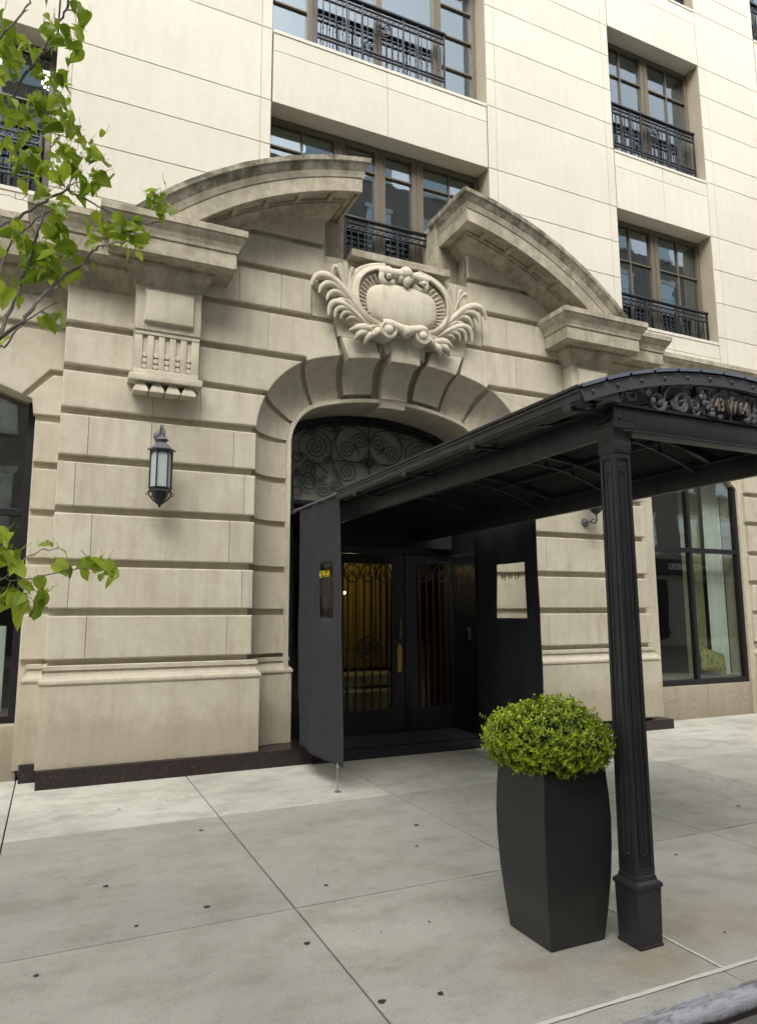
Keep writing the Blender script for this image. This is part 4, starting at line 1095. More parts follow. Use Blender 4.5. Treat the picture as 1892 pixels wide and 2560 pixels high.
door(2.625, 3.275, 2.72, 3.18, .07, 2.41, .36, 2.30, 'side_light', False)
mb = MB(); mb.box(2.64, 5.12, 7.46, YD+.1, -.05, .018, .004, .5); mb.box(2.6, 5.36, 7.9, YD+.2, -.05, .05, .004, .5)
tag(build('door_mat', mb, M['mat'], None, (3.9, 7.9, 0)), 'dark rubber mat covering the floor of the entrance under the canopy', 'mat')
# lobby behind the door
mb = MB(); v = [(2.4,8.79,.0),(5.5,8.79,.0),(5.5,12.5,.0),(2.4,12.5,.0),(2.4,8.79,3.2),(5.5,8.79,3.2),(5.5,12.5,3.2),(2.4,12.5,3.2)]
mb.add(v, [(0,1,2,3),(4,7,6,5),(1,5,6,2),(2,6,7,3),(3,7,4,0)], .5); build('lobby', mb, M['room'], BL)
mb = MB(); drape(mb, 3.95, 5.3, 10.6, .75, 3.1, 14, .03)
tag(build('lobby_curtain', mb, M['drape'], None, (4.3, 10.6, .75)), 'yellow curtain glowing inside the lobby behind the entrance door', 'curtain')
mb = MB(); drape(mb, 5.05, 5.45, 9.6, .1, 2.9, 6, .03)
tag(build('lobby_curtain', mb, M['reddrape'], None, (5.2, 9.6, .1)), 'brown red curtain behind the narrow window right of the door', 'curtain')
mb = MB(); mb.box(3.6, 4.9, 9.6, 10.2, .05, .50, .03); mb.box(3.6, 4.9, 9.75, 10.3, .55, .72, .03)
tag(build('lobby_bench', mb, M['paper'], None, (4.2, 9.9, .05)), 'pale upholstered bench seen low through the bars of the entrance door', 'bench')
mb = MB(); mb.sphere((4.03, 10.0, 1.93), .022)
lb = build('lobby_lamp', mb, M['bulb'], None, (4.03, 10.0, 1.93)); tag(lb, 'tiny warm lit bulb visible through the glass of the entrance door', 'lamp')
ld = bpy.data.lights.new('lobby_light', 'POINT'); ld.energy = 4.2; ld.color = (1, .84, .5); ld.shadow_soft_size = .1
lo = bpy.data.objects.new('lobby_light', ld); COL.objects.link(lo); lo.location = (4.0, 9.7, 2.4)
# intercom
mb = MB(); mb.box(5.10, 5.13, 8.13, 8.25, 1.25, 1.43, .006)
ic = tag(build('intercom', mb, M['dark'], None, (5.12, 8.2, 1.25)), 'small intercom box with a steel plate beside the entrance door', 'intercom')
mb = MB(); mb.box(5.092, 5.10, 8.14, 8.19, 1.265, 1.415, .002); build('steel_plate', mb, M['chrome'], ic)

# street tree skeleton and leaf clusters (world coordinates from image pixels, depth chosen)
BR=[[[-0.334,2.662,3.233],[-0.279,2.713,3.411],[-0.277,2.754,3.463],[-0.247,2.754,3.551],[-0.234,2.713,3.568],[-0.211,2.662,3.587],[-0.179,2.64,3.631],[-0.167,2.663,3.691],[-0.138,2.714,3.805],[-0.123,2.754,3.893],[-0.102,2.754,3.954],[-0.083,2.712,3.963],[-0.077,2.662,3.972],0.01,0.005],[[-0.166,2.662,3.684],[-0.135,2.713,3.767],[-0.1,2.754,3.847],[-0.078,2.754,3.88],0.004,0.002],[[-0.324,2.631,3.644],[-0.286,2.579,3.655],[-0.26,2.543,3.662],[-0.227,2.55,3.735],[-0.205,2.595,3.832],[-0.205,2.644,3.904],0.007,0.004],[[-0.082,2.662,3.917],[-0.064,2.713,3.974],[-0.049,2.754,4.023],[-0.046,2.754,4.047],0.004,0.003],[[-0.307,2.477,2.842],[-0.236,2.529,2.918],[-0.187,2.559,2.975],[-0.131,2.545,3.027],[-0.089,2.496,3.041],[-0.038,2.451,3.057],0.009,0.006],[[-0.039,2.477,3.072],[-0.003,2.529,3.093],[0.046,2.559,3.093],[0.111,2.545,3.063],[0.185,2.496,3.024],[0.227,2.451,2.997],[0.267,2.442,3.009],[0.277,2.478,3.067],0.0055,0.003],[[-0.039,2.477,3.072],[-0.03,2.529,3.133],[-0.028,2.559,3.169],0.005,0.003],[[-0.033,2.477,3.076],[-0.019,2.529,3.132],[-0.002,2.559,3.159],[0.016,2.545,3.164],0.005,0.002],[[-0.075,2.477,3.094],[-0.058,2.529,3.117],[-0.054,2.559,3.119],0.003,0.002],[[-0.286,2.415,2.387],[-0.196,2.364,2.464],[-0.137,2.34,2.521],[-0.11,2.361,2.579],[-0.089,2.412,2.642],[-0.053,2.454,2.714],[-0.022,2.455,2.757],[0.024,2.414,2.779],0.011,0.007],[[0.024,2.415,2.78],[0.042,2.364,2.794],[0.07,2.34,2.818],[0.108,2.361,2.848],[0.164,2.412,2.898],0.006,0.003],[[0.024,2.415,2.78],[0.034,2.364,2.746],[0.038,2.34,2.724],[0.034,2.361,2.717],0.003,0.0015],[[-0.282,2.393,2.366],[-0.2,2.4,2.484],[-0.189,2.444,2.564],[-0.17,2.493,2.645],[-0.156,2.509,2.734],[-0.137,2.481,2.764],[-0.126,2.429,2.82],[-0.111,2.393,2.86],[-0.097,2.4,2.942],0.01,0.005],[[-0.248,2.477,2.662],[-0.225,2.529,2.752],[-0.212,2.559,2.842],[-0.198,2.545,2.887],[-0.16,2.496,2.903],[-0.123,2.451,2.927],[-0.075,2.442,2.971],0.007,0.003],[[-0.132,2.393,2.72],[-0.123,2.4,2.727],[-0.119,2.444,2.751],0.005,0.002],[[-0.288,2.425,2.411],[-0.196,2.377,2.442],[-0.174,2.331,2.432],[-0.15,2.322,2.486],[-0.123,2.357,2.534],[-0.08,2.409,2.6],[-0.056,2.439,2.637],[-0.039,2.425,2.637],0.006,0.002],[[-0.087,2.425,2.598],[-0.065,2.377,2.575],[-0.054,2.331,2.547],[-0.04,2.322,2.516],[-0.014,2.357,2.527],0.0025,0.0015],[[-0.253,2.631,3.089],[-0.214,2.579,3.06],[-0.159,2.543,3.035],[-0.107,2.55,3.032],0.002,0.0012],[[-0.147,2.393,2.649],[-0.128,2.4,2.64],[-0.11,2.444,2.646],0.002,0.001],[[-0.11,2.477,2.808],[-0.085,2.529,2.847],[-0.056,2.559,2.885],[-0.042,2.545,2.89],0.0025,0.0015],[[-0.222,2.293,1.734],[-0.147,2.342,1.724],[-0.107,2.36,1.72],[-0.065,2.332,1.724],[-0.023,2.28,1.733],[0.028,2.243,1.746],[0.069,2.25,1.756],[0.114,2.294,1.755],[0.15,2.343,1.755],0.0035,0.0018],[[-0.14,2.293,1.72],[-0.109,2.342,1.762],[-0.074,2.36,1.794],[-0.041,2.332,1.811],[-0.007,2.28,1.811],[0.001,2.243,1.817],0.0025,0.0015],[[-0.202,2.293,1.713],[-0.125,2.342,1.693],[-0.094,2.36,1.685],[-0.062,2.332,1.668],[-0.051,2.28,1.656],0.0025,0.0012]]
CL=[[-0.264,2.68,3.729,0.06,0.054,16],[-0.266,2.68,3.641,0.048,0.048,10],[-0.201,2.68,3.664,0.043,0.065,9],[-0.093,2.68,3.851,0.067,0.044,10],[-0.028,2.68,3.964,0.034,0.045,6],[-0.106,2.68,3.798,0.05,0.033,6],[-0.066,2.68,3.77,0.044,0.027,6],[-0.054,2.68,3.703,0.027,0.022,2],[-0.124,2.68,3.631,0.043,0.021,6],[-0.123,2.68,3.562,0.042,0.026,7],[-0.078,2.68,3.572,0.032,0.026,4],[-0.154,2.68,3.496,0.078,0.031,11],[-0.232,2.68,3.452,0.067,0.047,13],[-0.23,2.68,3.363,0.071,0.061,15],[-0.196,2.68,3.284,0.055,0.06,12],[-0.123,2.68,3.488,0.047,0.026,6],[-0.065,2.68,3.469,0.036,0.026,6],[-0.02,2.68,3.428,0.026,0.046,5],[-0.072,2.68,3.398,0.031,0.026,5],[-0.113,2.68,3.317,0.045,0.035,8],[-0.033,2.68,3.309,0.061,0.04,12],[0.045,2.68,3.382,0.026,0.02,3],[0.056,2.68,3.334,0.03,0.03,5],[0.07,2.68,3.278,0.03,0.025,4],[0.112,2.68,3.285,0.005,0.01,1],[-0.127,2.68,3.232,0.04,0.03,6],[-0.113,2.46,3.048,0.027,0.041,4],[-0.041,2.46,3.118,0.05,0.023,7],[0.013,2.46,3.087,0.032,0.032,5],[0.064,2.46,3.079,0.018,0.032,3],[-0.044,2.46,2.985,0.031,0.036,6],[-0.045,2.46,2.939,0.022,0.022,5],[-0.186,2.46,2.865,0.031,0.018,5],[-0.161,2.46,2.828,0.031,0.017,4],[-0.077,2.46,2.887,0.022,0.031,4],[-0.126,2.46,2.812,0.035,0.031,6],[-0.086,2.46,2.813,0.03,0.022,6],[-0.09,2.46,2.765,0.043,0.03,12],[-0.041,2.46,2.795,0.022,0.039,5],[-0.019,2.46,2.828,0.017,0.017,3],[0.004,2.46,2.805,0.017,0.017,2],[0.06,2.46,2.797,0.007,0.013,1],[0.057,2.46,2.935,0.027,0.022,5],[0.129,2.46,2.953,0.054,0.022,10],[0.184,2.46,2.949,0.045,0.027,8],[0.194,2.46,2.901,0.035,0.015,4],[0.033,2.46,2.917,0.018,0.007,2],[0.219,2.46,3.112,0.023,0.023,3],[0.254,2.46,3.095,0.028,0.032,5],[0.264,2.46,3.05,0.023,0.027,4],[0.311,2.46,3.035,0.009,0.018,2],[0.253,2.46,3.134,0.023,0.009,2],[0.127,2.46,2.998,0.013,0.004,1],[-0.207,2.46,2.689,0.017,0.03,4],[-0.172,2.46,2.697,0.009,0.009,1],[-0.188,2.46,2.647,0.004,0.009,1],[-0.155,2.46,2.634,0.006,0.013,1],[-0.1,2.46,2.703,0.017,0.021,3],[-0.02,2.46,2.597,0.006,0.008,1],[-0.047,2.46,2.596,0.008,0.008,1],[-0.076,2.46,2.571,0.021,0.008,3],[-0.197,2.46,2.49,0.004,0.008,1],[-0.216,2.46,2.78,0.009,0.017,2],[-0.146,2.3,1.842,0.015,0.013,4],[-0.137,2.3,1.799,0.013,0.02,4],[-0.113,2.3,1.789,0.023,0.02,5],[-0.095,2.3,1.76,0.026,0.013,4],[-0.024,2.3,1.824,0.01,0.008,2],[0.027,2.3,1.807,0.003,0.008,1],[0.013,2.3,1.753,0.008,0.015,2],[0.041,2.3,1.749,0.003,0.005,1],[0.078,2.3,1.741,0.003,0.008,1],[0.087,2.3,1.776,0.02,0.005,2],[0.122,2.3,1.777,0.008,0.01,2],[0.136,2.3,1.765,0.02,0.005,3],[0.127,2.3,1.73,0.005,0.008,1],[0.158,2.3,1.73,0.015,0.026,3],[-0.129,2.3,1.674,0.02,0.02,4],[-0.096,2.3,1.656,0.02,0.023,4],[-0.058,2.3,1.629,0.023,0.028,4],[-0.037,2.3,1.675,0.01,0.02,3],[-0.035,2.3,1.641,0.005,0.01,1],[-0.039,2.3,1.711,0.005,0.005,1],[-0.074,2.3,1.692,0.013,0.013,3],[-0.137,2.3,1.636,0.003,0.013,1],[-0.088,2.3,1.623,0.005,0.01,1]]
# ------------------------------------------------------------------ wall lanterns
def lantern(loc, label, up=False):
    t = empty('wall_lantern', loc, label, 'lantern', 'black wall lanterns beside the entrance')
    ORG[t] = Vector((0,0,0)); t.location = loc    # parts are modelled around the wall fixing point, wall plane y=0
    # canopy rose + arm
    mb = MB(); mb.lathe((0,0,0), [(.062,0),(.062,.012),(.048,.02),(.048,.03),(.03,.04),(.02,.055)], 20, 'y')
    build('wall_rose', mb, M['iron_grey'], t)
    mb = MB(); D_ = .24
    mb.tube(bez([(0,-.03,0), (0,-.10,-.02), (0,-.16,.02), (0,-.16,.06)], 10), .013, 8)
    mb.tube(bez([(0,-.12,.0), (0,-.13,.08), (0,-.19,.10), (0,-D_-.01,.07), (0,-D_-.02,.02), (0,-D_+.01,.0)], 16), [.016]*10+[.014,.013,.012,.011,.010,.009,.008], 8, sx=.5, up=(0,0,1))
    mb.tube([(0,-D_,.01), (0,-D_,-.05)], .012, 8)
    for s_ in (-1, 1): mb.tube(bez([(s_*.012,-D_,-.05), (s_*.035,-D_,-.02), (s_*.02,-D_,.02)], 6), .006, 6)
    if up:
        mb = MB(); mb.tube(bez([(0,-.03,0), (0,-.12,.03), (0,-.20,-.07), (0,-.25,-.05), (0,-.24,.06)], 14), .013, 8); mb.tube(bez([(0,-.06,0),(0,-.12,-.02),(0,-.16,.05),(0,-.20,.02)], 8), .008, 6)
    build('bracket_arm', mb, M['iron_grey'], t)
    dz_ = .86 if up else 0; c = (0, -D_, dz_); h6 = radians(0)
    mb = MB()
    mb.lathe(c, [(.012,-.045),(.03,-.058),(.045,-.075),(.064,-.092),(.066,-.098),(.044,-.102),(.044,-.125)], 20)
    mb.lathe(c, [(.047,-.125),(.052,-.13),(.085,-.158),(.10,-.178),(.142,-.198),(.144,-.206),(.10,-.224),(.09,-.224)], 6, smooth=False, rot=h6)
    build('lantern_roof', mb, M['iron_grey'], t)
    mb = MB(); R_ = .108
    for k in range(6):
        a = pi/3*k+h6; x, y = R_*cos(a), -D_+R_*sin(a)
        mb.tube([(x, y, dz_-.22), (x, y, dz_-.60)], .008, 6)
        a2 = a+pi/3; x2, y2 = R_*cos(a2), -D_+R_*sin(a2)
        # arched head of each light
        for i in range(6):
            t0, t1 = i/6, (i+1)/6
            za = lambda q: -.262+.028*(1-(2*abs(q-.5))**2.2)
            pa = (x+(x2-x)*t0, y+(y2-y)*t0); pb = (x+(x2-x)*t1, y+(y2-y)*t1)
            mb.add([(pa[0], pa[1], dz_-.222), (pb[0], pb[1], dz_-.222), (pb[0], pb[1], dz_+za(t1)), (pa[0], pa[1], dz_+za(t0))], [(0,1,2,3)], .5)
    mb.lathe(c, [(.112,-.595),(.122,-.60),(.122,-.606),(.110,-.61),(.110,-.632),(.120,-.638),(.120,-.645),(.10,-.65)], 6, smooth=False, rot=h6)
    for k in range(6):
        a = pi/3*k; p = lambda r, z: (r*cos(a), -D_+r*sin(a), z+dz_)
        mb.tube([p(.115,-.648), p(.10,-.69), p(.06,-.735), p(.012,-.775)], [.007,.008,.008,.005], 6)
        mb.tube([(p(.125,-.668)[0]+.013*cos(u)*cos(a), p(.125,-.668)[1]+.013*cos(u)*sin(a), dz_-.668+.013*sin(u)) for u in [2*pi*q/10 for q in range(11)]], .004, 5, cap=False)
    mb.lathe(c, [(.085,-.65),(.07,-.70),(.04,-.745),(.014,-.77),(.016,-.785),(.0,-.81)], 12)
    build('lantern_cage', mb, M['iron'], t)
    mb = MB(); mb.lathe(c, [(.100,-.222),(.100,-.598)], 6, smooth=False, rot=h6); build('lantern_glass', mb, M['frost'], t)
    return t
ln = lantern((.93, 7.598, 3.50), 'black iron wall lantern with frosted glass hanging on the left stone pier')
lantern((6.67, 7.598, 2.86), 'black iron wall lantern standing on its arm, half hidden behind the canopy column', True)

# ------------------------------------------------------------------ canopy
CXm = 3.585; EX = 2.42; YF, YB = 2.755, 6.20; ZE, ZA = 2.79, 3.015
cn = empty('entrance_canopy', (CXm, 5.1, 0), 'black iron entrance canopy with arched roof, scrollwork front and slender columns reaching the kerb', 'canopy')
hw_ = CXm-EX; rise = ZA-ZE; RC = (hw_**2+rise**2)/(2*rise); ZCn = ZA-RC; amx = math.asin(hw_/RC)
def rp(q, r=0): a = amx*q; return CXm+(RC+r)*sin(a), ZCn+(RC+r)*cos(a)
def arcband(mb, y0, y1, r0, r1, q0=-1, q1=1, n=32, tint=.5):
    vs = []
    for i in range(n+1):
        q = q0+(q1-q0)*i/n
        for r, y in ((r0, y0), (r1, y0), (r1, y1), (r0, y1)): x, z = rp(q, r); vs.append((x, y, z))
    mb.add(vs, [(i*4+k, i*4+(k+1) % 4, (i+1)*4+(k+1) % 4, (i+1)*4+k) for i in range(n) for k in range(4)]+[(0,1,2,3), (n*4,n*4+1,n*4+2,n*4+3)], tint)
mb = MB(); arcband(mb, YF+.03, YB, -.022, -.006); arcband(mb, YB-.02, 8.55, -.040, -.024, -.93, .93); build('roof_panel', mb, M['awn'], cn)
mb = MB(); arcband(mb, YF-.012, YF+.10, -.004, .004)
for i in range(13):
    q0, q1 = -1+2*i/13+.01, -1+2*(i+1)/13-.01
    arcband(mb, YF-.020, YF-.012, -.016, .003, q0, q1, 3)
arcband(mb, YF+.10, YB, -.005, .002); build('roof_edge_flashing', mb, M['roofmetal'], cn)
mb = MB(); arcband(mb, YF-.006, YF+.03, -.085, -.022); arcband(mb, YF-.018, YF+.0, -.093, -.085)
for i in range(13):
    x, z = rp(-1+2*(i+.42)/13, -.052); mb.sphere((x, YF-.008, z), .013, None, (1,.7,1), 8)
build('front_arch', mb, M['iron_grey'], cn)
for s_ in (-1, 1):   # eaves
    mb = MB()
    xe = CXm+s_*hw_; a_, b_ = sorted((xe-.012*s_*-1, xe-.014*s_))
    mb.box(min(xe, xe-s_*.02), max(xe, xe-s_*.02), YF, YB, ZE-.085, ZE+.0, .003); mb.box(min(xe, xe+s_*.012), max(xe, xe+s_*.012), YF, YB, ZE-.012, ZE+.006, .003); mb.box(min(xe, xe+s_*.006), max(xe, xe+s_*.006), YF, YB, ZE-.08, ZE-.07, .002)
    mb.box(min(xe, xe-s_*.09), max(xe, xe-s_*.09), YF, YB, ZE-.095, ZE-.085, .002)
    mb.box(min(xe, xe+s_*.008), max(xe, xe+s_*.008), YF, YB, ZE-.035, ZE-.022, .002)
    build('gutter', mb, M['iron'], cn)
BX0, BX1 = 2.685, 4.485; BZ0, BZ1 = 2.585, 2.72
mb = MB()
for x in (BX0, BX1-.05):
    mb.box(x, x+.05, 2.84, 8.6, BZ0-.015, BZ1, .004)
    mb.box(x-.012, x+.062, 2.84, 8.6, BZ1, BZ1+.014, .003)
    for k in range(10): mb.sphere((x if x == BX0 else x+.05, 3.05+.5*k, BZ0+.07), .011, None, (.7,1,1), 6)
mb.box(BX0, BX1, 2.79, 2.838, BZ0, BZ1+.003, .004); mb.box(BX0-.012, BX1+.012, 2.775, 2.85, BZ1+.004, BZ1+.020, .004)
mb.box(BX0+.05, BX1-.05, 2.77, 2.86, BZ0-.004, BZ0+.012, .003)
mb.sphere((BX0+.035, 2.79, 2.665), .013, None, (1,.7,1), 8)
build('beam', mb, M['iron'], cn)
# ribs under roof with side brackets
for k, yy in enumerate((2.85, 3.79, 4.77, 5.76, 6.74)):
    mb = MB()
    arcband(mb, yy-.02, yy+.02, -.070, -.030, -.92, .92)
    # lower tie arc springing from the beams
    pts = [(BX0+.05+(BX1-BX0-.1)*i/24, yy, BZ1-.04+.20*(1-(2*i/24-1)**2)) for i in range(25)]
    mb.tube(pts, .016, 6, sx=.6)
    for i in (5, 9, 12, 15, 19):
        x, _, z = pts[i]; q = (math.asin((x-CXm)/RC))/amx; xr, zr = rp(q, -.06); mb.tube([(x, yy, z), (xr, yy, zr)], .008, 6)
        mb.sphere((x, yy, z), .022, None, (1,.8,1), 8)
    for s_ in ((-1, 1) if yy < 6 else ()):
        xe = CXm+s_*(hw_-.03); xb = BX0 if s_ < 0 else BX1
        mb.box(min(xe, xb), max(xe, xb), yy-.012, yy+.012, ZE-.108, ZE-.090, .002)
        mb.box(min(xe, xe+s_*.035), max(xe, xe+s_*.035), yy-.03, yy+.03, ZE-.118, ZE-.070, .003)
        mb.sphere((xb+s_*.09, yy, ZE-.055), .026, None, (1,.6,1), 8)
    build('roof_rib', mb, M['iron'], cn)
mb = MB()
for q in (-.5, 0, .5):
    x, z = rp(q, -.045); mb.box(x-.016, x+.016, YF+.1, YB, z-.016, z+.016, 0)
build('purlin', mb, M['iron'], cn)
mb = MB(); mb.box(2.66, 5.06, 8.50, 8.52, 2.50, 2.955, .002, .5); build('added_dark_panel', mb, M['awn'], cn)  # added dark sheet, closes the bright gap between header and roof
# columns
def column(cx, cy):
    mb = MB(); h0, h1 = .060, .055
    def sq(prof):   # square lathe
        vs = []; n = len(prof)
        for h, z in prof: vs += [(cx-h, cy-h, z), (cx+h, cy-h, z), (cx+h, cy+h, z), (cx-h, cy+h, z)]
        mb.add(vs, [(i*4+k, i*4+(k+1) % 4, (i+1)*4+(k+1) % 4, (i+1)*4+k) for i in range(n-1) for k in range(4)]+[(0,1,2,3), ((n-1)*4, (n-1)*4+1, (n-1)*4+2, (n-1)*4+3)], .5)
    sq([(.076,0),(.076,.012),(.072,.014),(.077,.27),(.084,.275),(.084,.285),(.080,.295),(.066,.305),(.062,.325),(.056,.33)])
    sq([(.050,.31),(.046,2.5)])
    def H(z): return h0+(h1-h0)*(z-.33)/2.15
    # corner posts and panel frames proud of the core
    for sx_ in (-1, 1):
        for sy_ in (-1, 1):
            vs = []
            for z in (.33, 2.48):
                h = H(z); w = .017
                xs2 = sorted((cx+sx_*h, cx+sx_*(h-w))); ys2 = sorted((cy+sy_*h, cy+sy_*(h-w)))
                vs += [(xs2[0], ys2[0], z), (xs2[1], ys2[0], z), (xs2[1], ys2[1], z), (xs2[0], ys2[1], z)]
            mb.add(vs, [(0,1,5,4),(1,2,6,5),(2,3,7,6),(3,0,4,7)], .5)
    for z0, z1 in ((.33, .36), (2.44, 2.48)):
        h = H(z0)-.001; sqv = [(h, z0), (h, z1)]; sq(sqv)
    # inner raised bead on each face
    for ax in range(4):
        for s_ in (-1, 1):
            ps = []
            for z in (.40, 2.40):
                h = H(z)-.006; o = s_*.020
                ps.append((cx+o, cy-h, z) if ax == 0 else (cx+o, cy+h, z) if ax == 1 else (cx-h, cy+o, z) if ax == 2 else (cx+h, cy+o, z))
            mb.tube(ps, .004, 6)
        for z in (.42, 2.37):
            h = H(z)-.006
            mb.sphere((cx, cy-h, z) if ax == 0 else (cx, cy+h, z) if ax == 1 else (cx-h, cy, z) if ax == 2 else (cx+h, cy, z), .009, None, (1,1,1), 6)
    sq([(.058,2.47),(.060,2.475),(.060,2.53),(.058,2.535),(.062,2.56),(.074,2.60),(.078,2.605),(.078,2.632),(.06,2.64),(.05,2.66)])
    return build('column', mb, M['iron'], cn)
column(2.737, 2.855); column(2*CXm-2.737, 2.855)
# scrollwork in the front arch
mb = MB(); ys_ = YF+.03
def sc(cx, cz, r, a0, tn, w=.012, n=26):
    w *= 1.05
    mb.tube([(p[0], ys_, p[2]) for p in spiral(cx, cz, r, .012, radians(a0), tn, n)], [w]*(n-4)+[w*.95, w*.9, w*.9, w, w*1.3], 7, sx=1.0, up=(0,1,0))
def leafc(x, z, ang, L, w): 
    c2, s2 = cos(radians(ang)), sin(radians(ang))
    for q, kk in ((-.5, .55), (-.25, .8), (0, 1), (.25, .8), (.5, .55)):
        a = radians(ang)+q; pts = [(x+L*kk*t*cos(a), ys_-.012-.014*sin(pi*t), z+L*kk*t*sin(a)) for t in (0,.25,.5,.75,1)]
        mb.tube(pts, [w*.4, w*.6, w*.55, w*.35, .002], 6)
for s_ in (-1, 1):
    fx = lambda x: CXm+s_*x       # x measured from the middle
    S_ = lambda cx, cz, r, a0, tn, w=.012: sc(fx(cx), cz+.006, r*1.18, a0 if s_ == 1 else 180-a0, tn*s_, w)
    S_(.77, 2.80, .045, 90, -1.2, .010); S_(.585, 2.785, .055, 180, 1.35, .012)
    S_(.455, 2.80, .095, 120, .6, .013); S_(.395, 2.785, .062, 180, -1.4, .014); S_(.30, 2.80, .035, 100, 1.3, .010); S_(.28, 2.755, .028, 180, -1.2, .008)
    mb.tube(bez([(fx(.545), ys_, 2.735), (fx(.545), ys_, 2.93), (fx(.40), ys_, 2.93), (fx(.33), ys_, 2.86)], 12), .012, 7)
    mb.tube(bez([(fx(.86), ys_, 2.735), (fx(.86), ys_, 2.80), (fx(.80), ys_, 2.86), (fx(.74), ys_, 2.83)], 10), .008, 7)
    leafc(fx(.67), 2.80, 75 if s_ > 0 else 105, .075, .026); leafc(fx(.70), 2.82, 160 if s_ < 0 else 20, .06, .02); leafc(fx(.64), 2.79, 270, .045, .02)
    for k, (x, z, a) in enumerate([(.27,2.88,115),(.26,2.86,70),(.25,2.83,120),(.245,2.83,60),(.235,2.80,110),(.225,2.80,50),(.21,2.775,100),(.19,2.765,40),(.16,2.745,160),(.13,2.74,20)]):
        leafc(fx(x), z, a if s_ < 0 else 180-a, .045, .018)
    for x0_, x1_ in ((.21, .17), (.17, .12), (.24, .20)):
        mb.tube(bez([(fx(x0_-.02), ys_, 2.75), (fx(x0_), ys_, 2.86), (fx(x1_+.06), ys_, 2.90)], 10), .010, 7, sx=.7)
    mb.tube(bez([(fx(.16), ys_, 2.76), (fx(.18), ys_, 2.90), (fx(.06), ys_, 2.92), (fx(.0), ys_, 2.87)], 12), .013, 7)
    S_(.10, 2.875, .028, 0, 1.2, .006); S_(.05, 2.86, .022, 180, -1.2, .006)
mb.sphere((CXm, ys_-.012, 2.868), .020, None, (1,.8,1.2), 10); mb.tube([(CXm, ys_, 2.735), (CXm, ys_, 2.92)], .008, 6)
# corner plates either side
for s_ in (-1, 1):
    xs3 = [(CXm+s_*q[0], q[1]) for q in ((1.06, ZE-.062), (.93, 2.738), (.88, 2.738), (.89, 2.80), (.86, 2.845))]
    extr(mb, xs3 if s_ < 0 else xs3[::-1], YF+.005, YF+.02)
    mb.sphere((CXm+s_*.955, YF+.003, 2.762), .010, None, (1,.7,1), 8)
M['scroll'] = mat('grey_cast_scrolls', simple((.17,.172,.18), .45, .2, .5, .35, .2, 20)); build('scrollwork', mb, M['scroll'], cn)
for (txt, dx, w) in (('43', -.105, 1), ('W', 0, 1), ('64', .095, 1)):
    fn = lambda x, y, z, dx=dx: (CXm-.025+dx+x*.72, ys_-.03-z, 2.808+y)
    build('house_number' if txt != 'W' else 'letter', text_mb(txt, .105, .009, fn, .0025), M['letters'], cn)
# small downlights
for x, y in ((3.5, 6.6), (3.75, 6.7)): mb = MB(); mb.sphere((x, y, 2.93), .022, None, (1,1,.6), 10); build('downlight', mb, M['chrome'], cn)

# ------------------------------------------------------------------ side curtains of the canopy
def side_curtain(X, y0, y1, z0, z1, name_label, win, flip):
    t = empty('side_curtain', (X, (y0+y1)/2, z0), name_label, 'curtain', 'black canvas side curtains hanging from the canopy')
    wy0, wy1, wz0, wz1 = win
    ny, nz = 56, 70
    def P(i, j):
        a, b = i/ny, j/nz; y = y0+(y1-y0)*a; z = z0+(z1-z0)*b
        amp = .018*(1-b)+.006
        x = X+amp*sin(7*a+1.3*sin(4*b)+flip)+.008*sin(17*a+2*b)+flip*.02*(1-b)+.003*sin(31*a+9*b)*(1-b)+.002*sin(23*b+6*a)
        return (x, y-.03*(1-b)*(1-a), z)
    mb = MB(); vs = [P(i, j) for j in range(nz+1) for i in range(ny+1)]; fs = []
    for j in range(nz):
        for i in range(ny):
            yc = y0+(y1-y0)*(i+.5)/ny; zc = z0+(z1-z0)*(j+.5)/nz
            if wy0 < yc < wy1 and wz0 < zc < wz1: continue
            o = j*(ny+1)+i; fs.append((o, o+1, o+ny+2, o+ny+1))
    mb.add(vs, fs, .5, True); c = build('canvas', mb, M['cloth'], t)
    so_ = c.modifiers.new('thick', 'SOLIDIFY'); so_.thickness = .004
    mb = MB(); n1 = 24; vs = []
    for j in range(n1+1):
        for i in range(n1+1):
            y = wy0-.03+(wy1-wy0+.06)*i/n1; z = wz0-.03+(wz1-wz0+.06)*j/n1
            a = (y-y0)/(y1-y0); b = (z-z0)/(z1-z0)
            amp = .018*(1-b)+.006
            x = X+amp*sin(7*a+1.3*sin(4*b)+flip)+.008*sin(17*a+2*b)+flip*.02*(1-b)+(.004*sin(i*1.3)*sin(j*.35) if flip > 0 else 0)
            vs.append((x+.001, y, z))
    mb.add(vs, [(j*(n1+1)+i, j*(n1+1)+i+1, (j+1)*(n1+1)+i+1, (j+1)*(n1+1)+i) for j in range(n1) for i in range(n1)], .5, True)
    build('clear_window', mb, M['vinyl'], t)
    return t
t1 = side_curtain(2.455, 6.235, 7.44, .215, 2.775, 'black canvas curtain with a clear window lettered in yellow, left side of the canopy', (6.40, 6.76, 1.56, 2.13), 1.0)
fn = lambda x, y, z: (2.440+.018-.03+z, 6.585-(-x)*1.0, 2.02+y)
fn = lambda x, y, z: (2.437+z, 6.58-x*.78, 2.005+y)
build('house_number', text_mb('43 W 64', .10, .001, fn), M['yellow'], t1)
mb = MB(); mb.tube([(2.44, 6.20, 2.765), (2.44, 7.58, 2.778), (2.53, 7.90, 2.80)], .014, 8)
for y in (6.25, 6.75, 7.2): mb.sphere((2.428, y, 2.768), .014, None, (1,1,1), 8)
build('curtain_rod', mb, M['iron_grey'], t1)
mb = MB(); mb.tube([(2.455, 6.24, .26), (2.455, 6.24, .0)], .008, 8); mb.box(2.43, 2.48, 6.215, 6.265, -.001, .010, .003); mb.sphere((2.455, 6.24, .225), .014, None, (1,1,1), 8)
build('anchor_rod', mb, M['chrome'], t1)
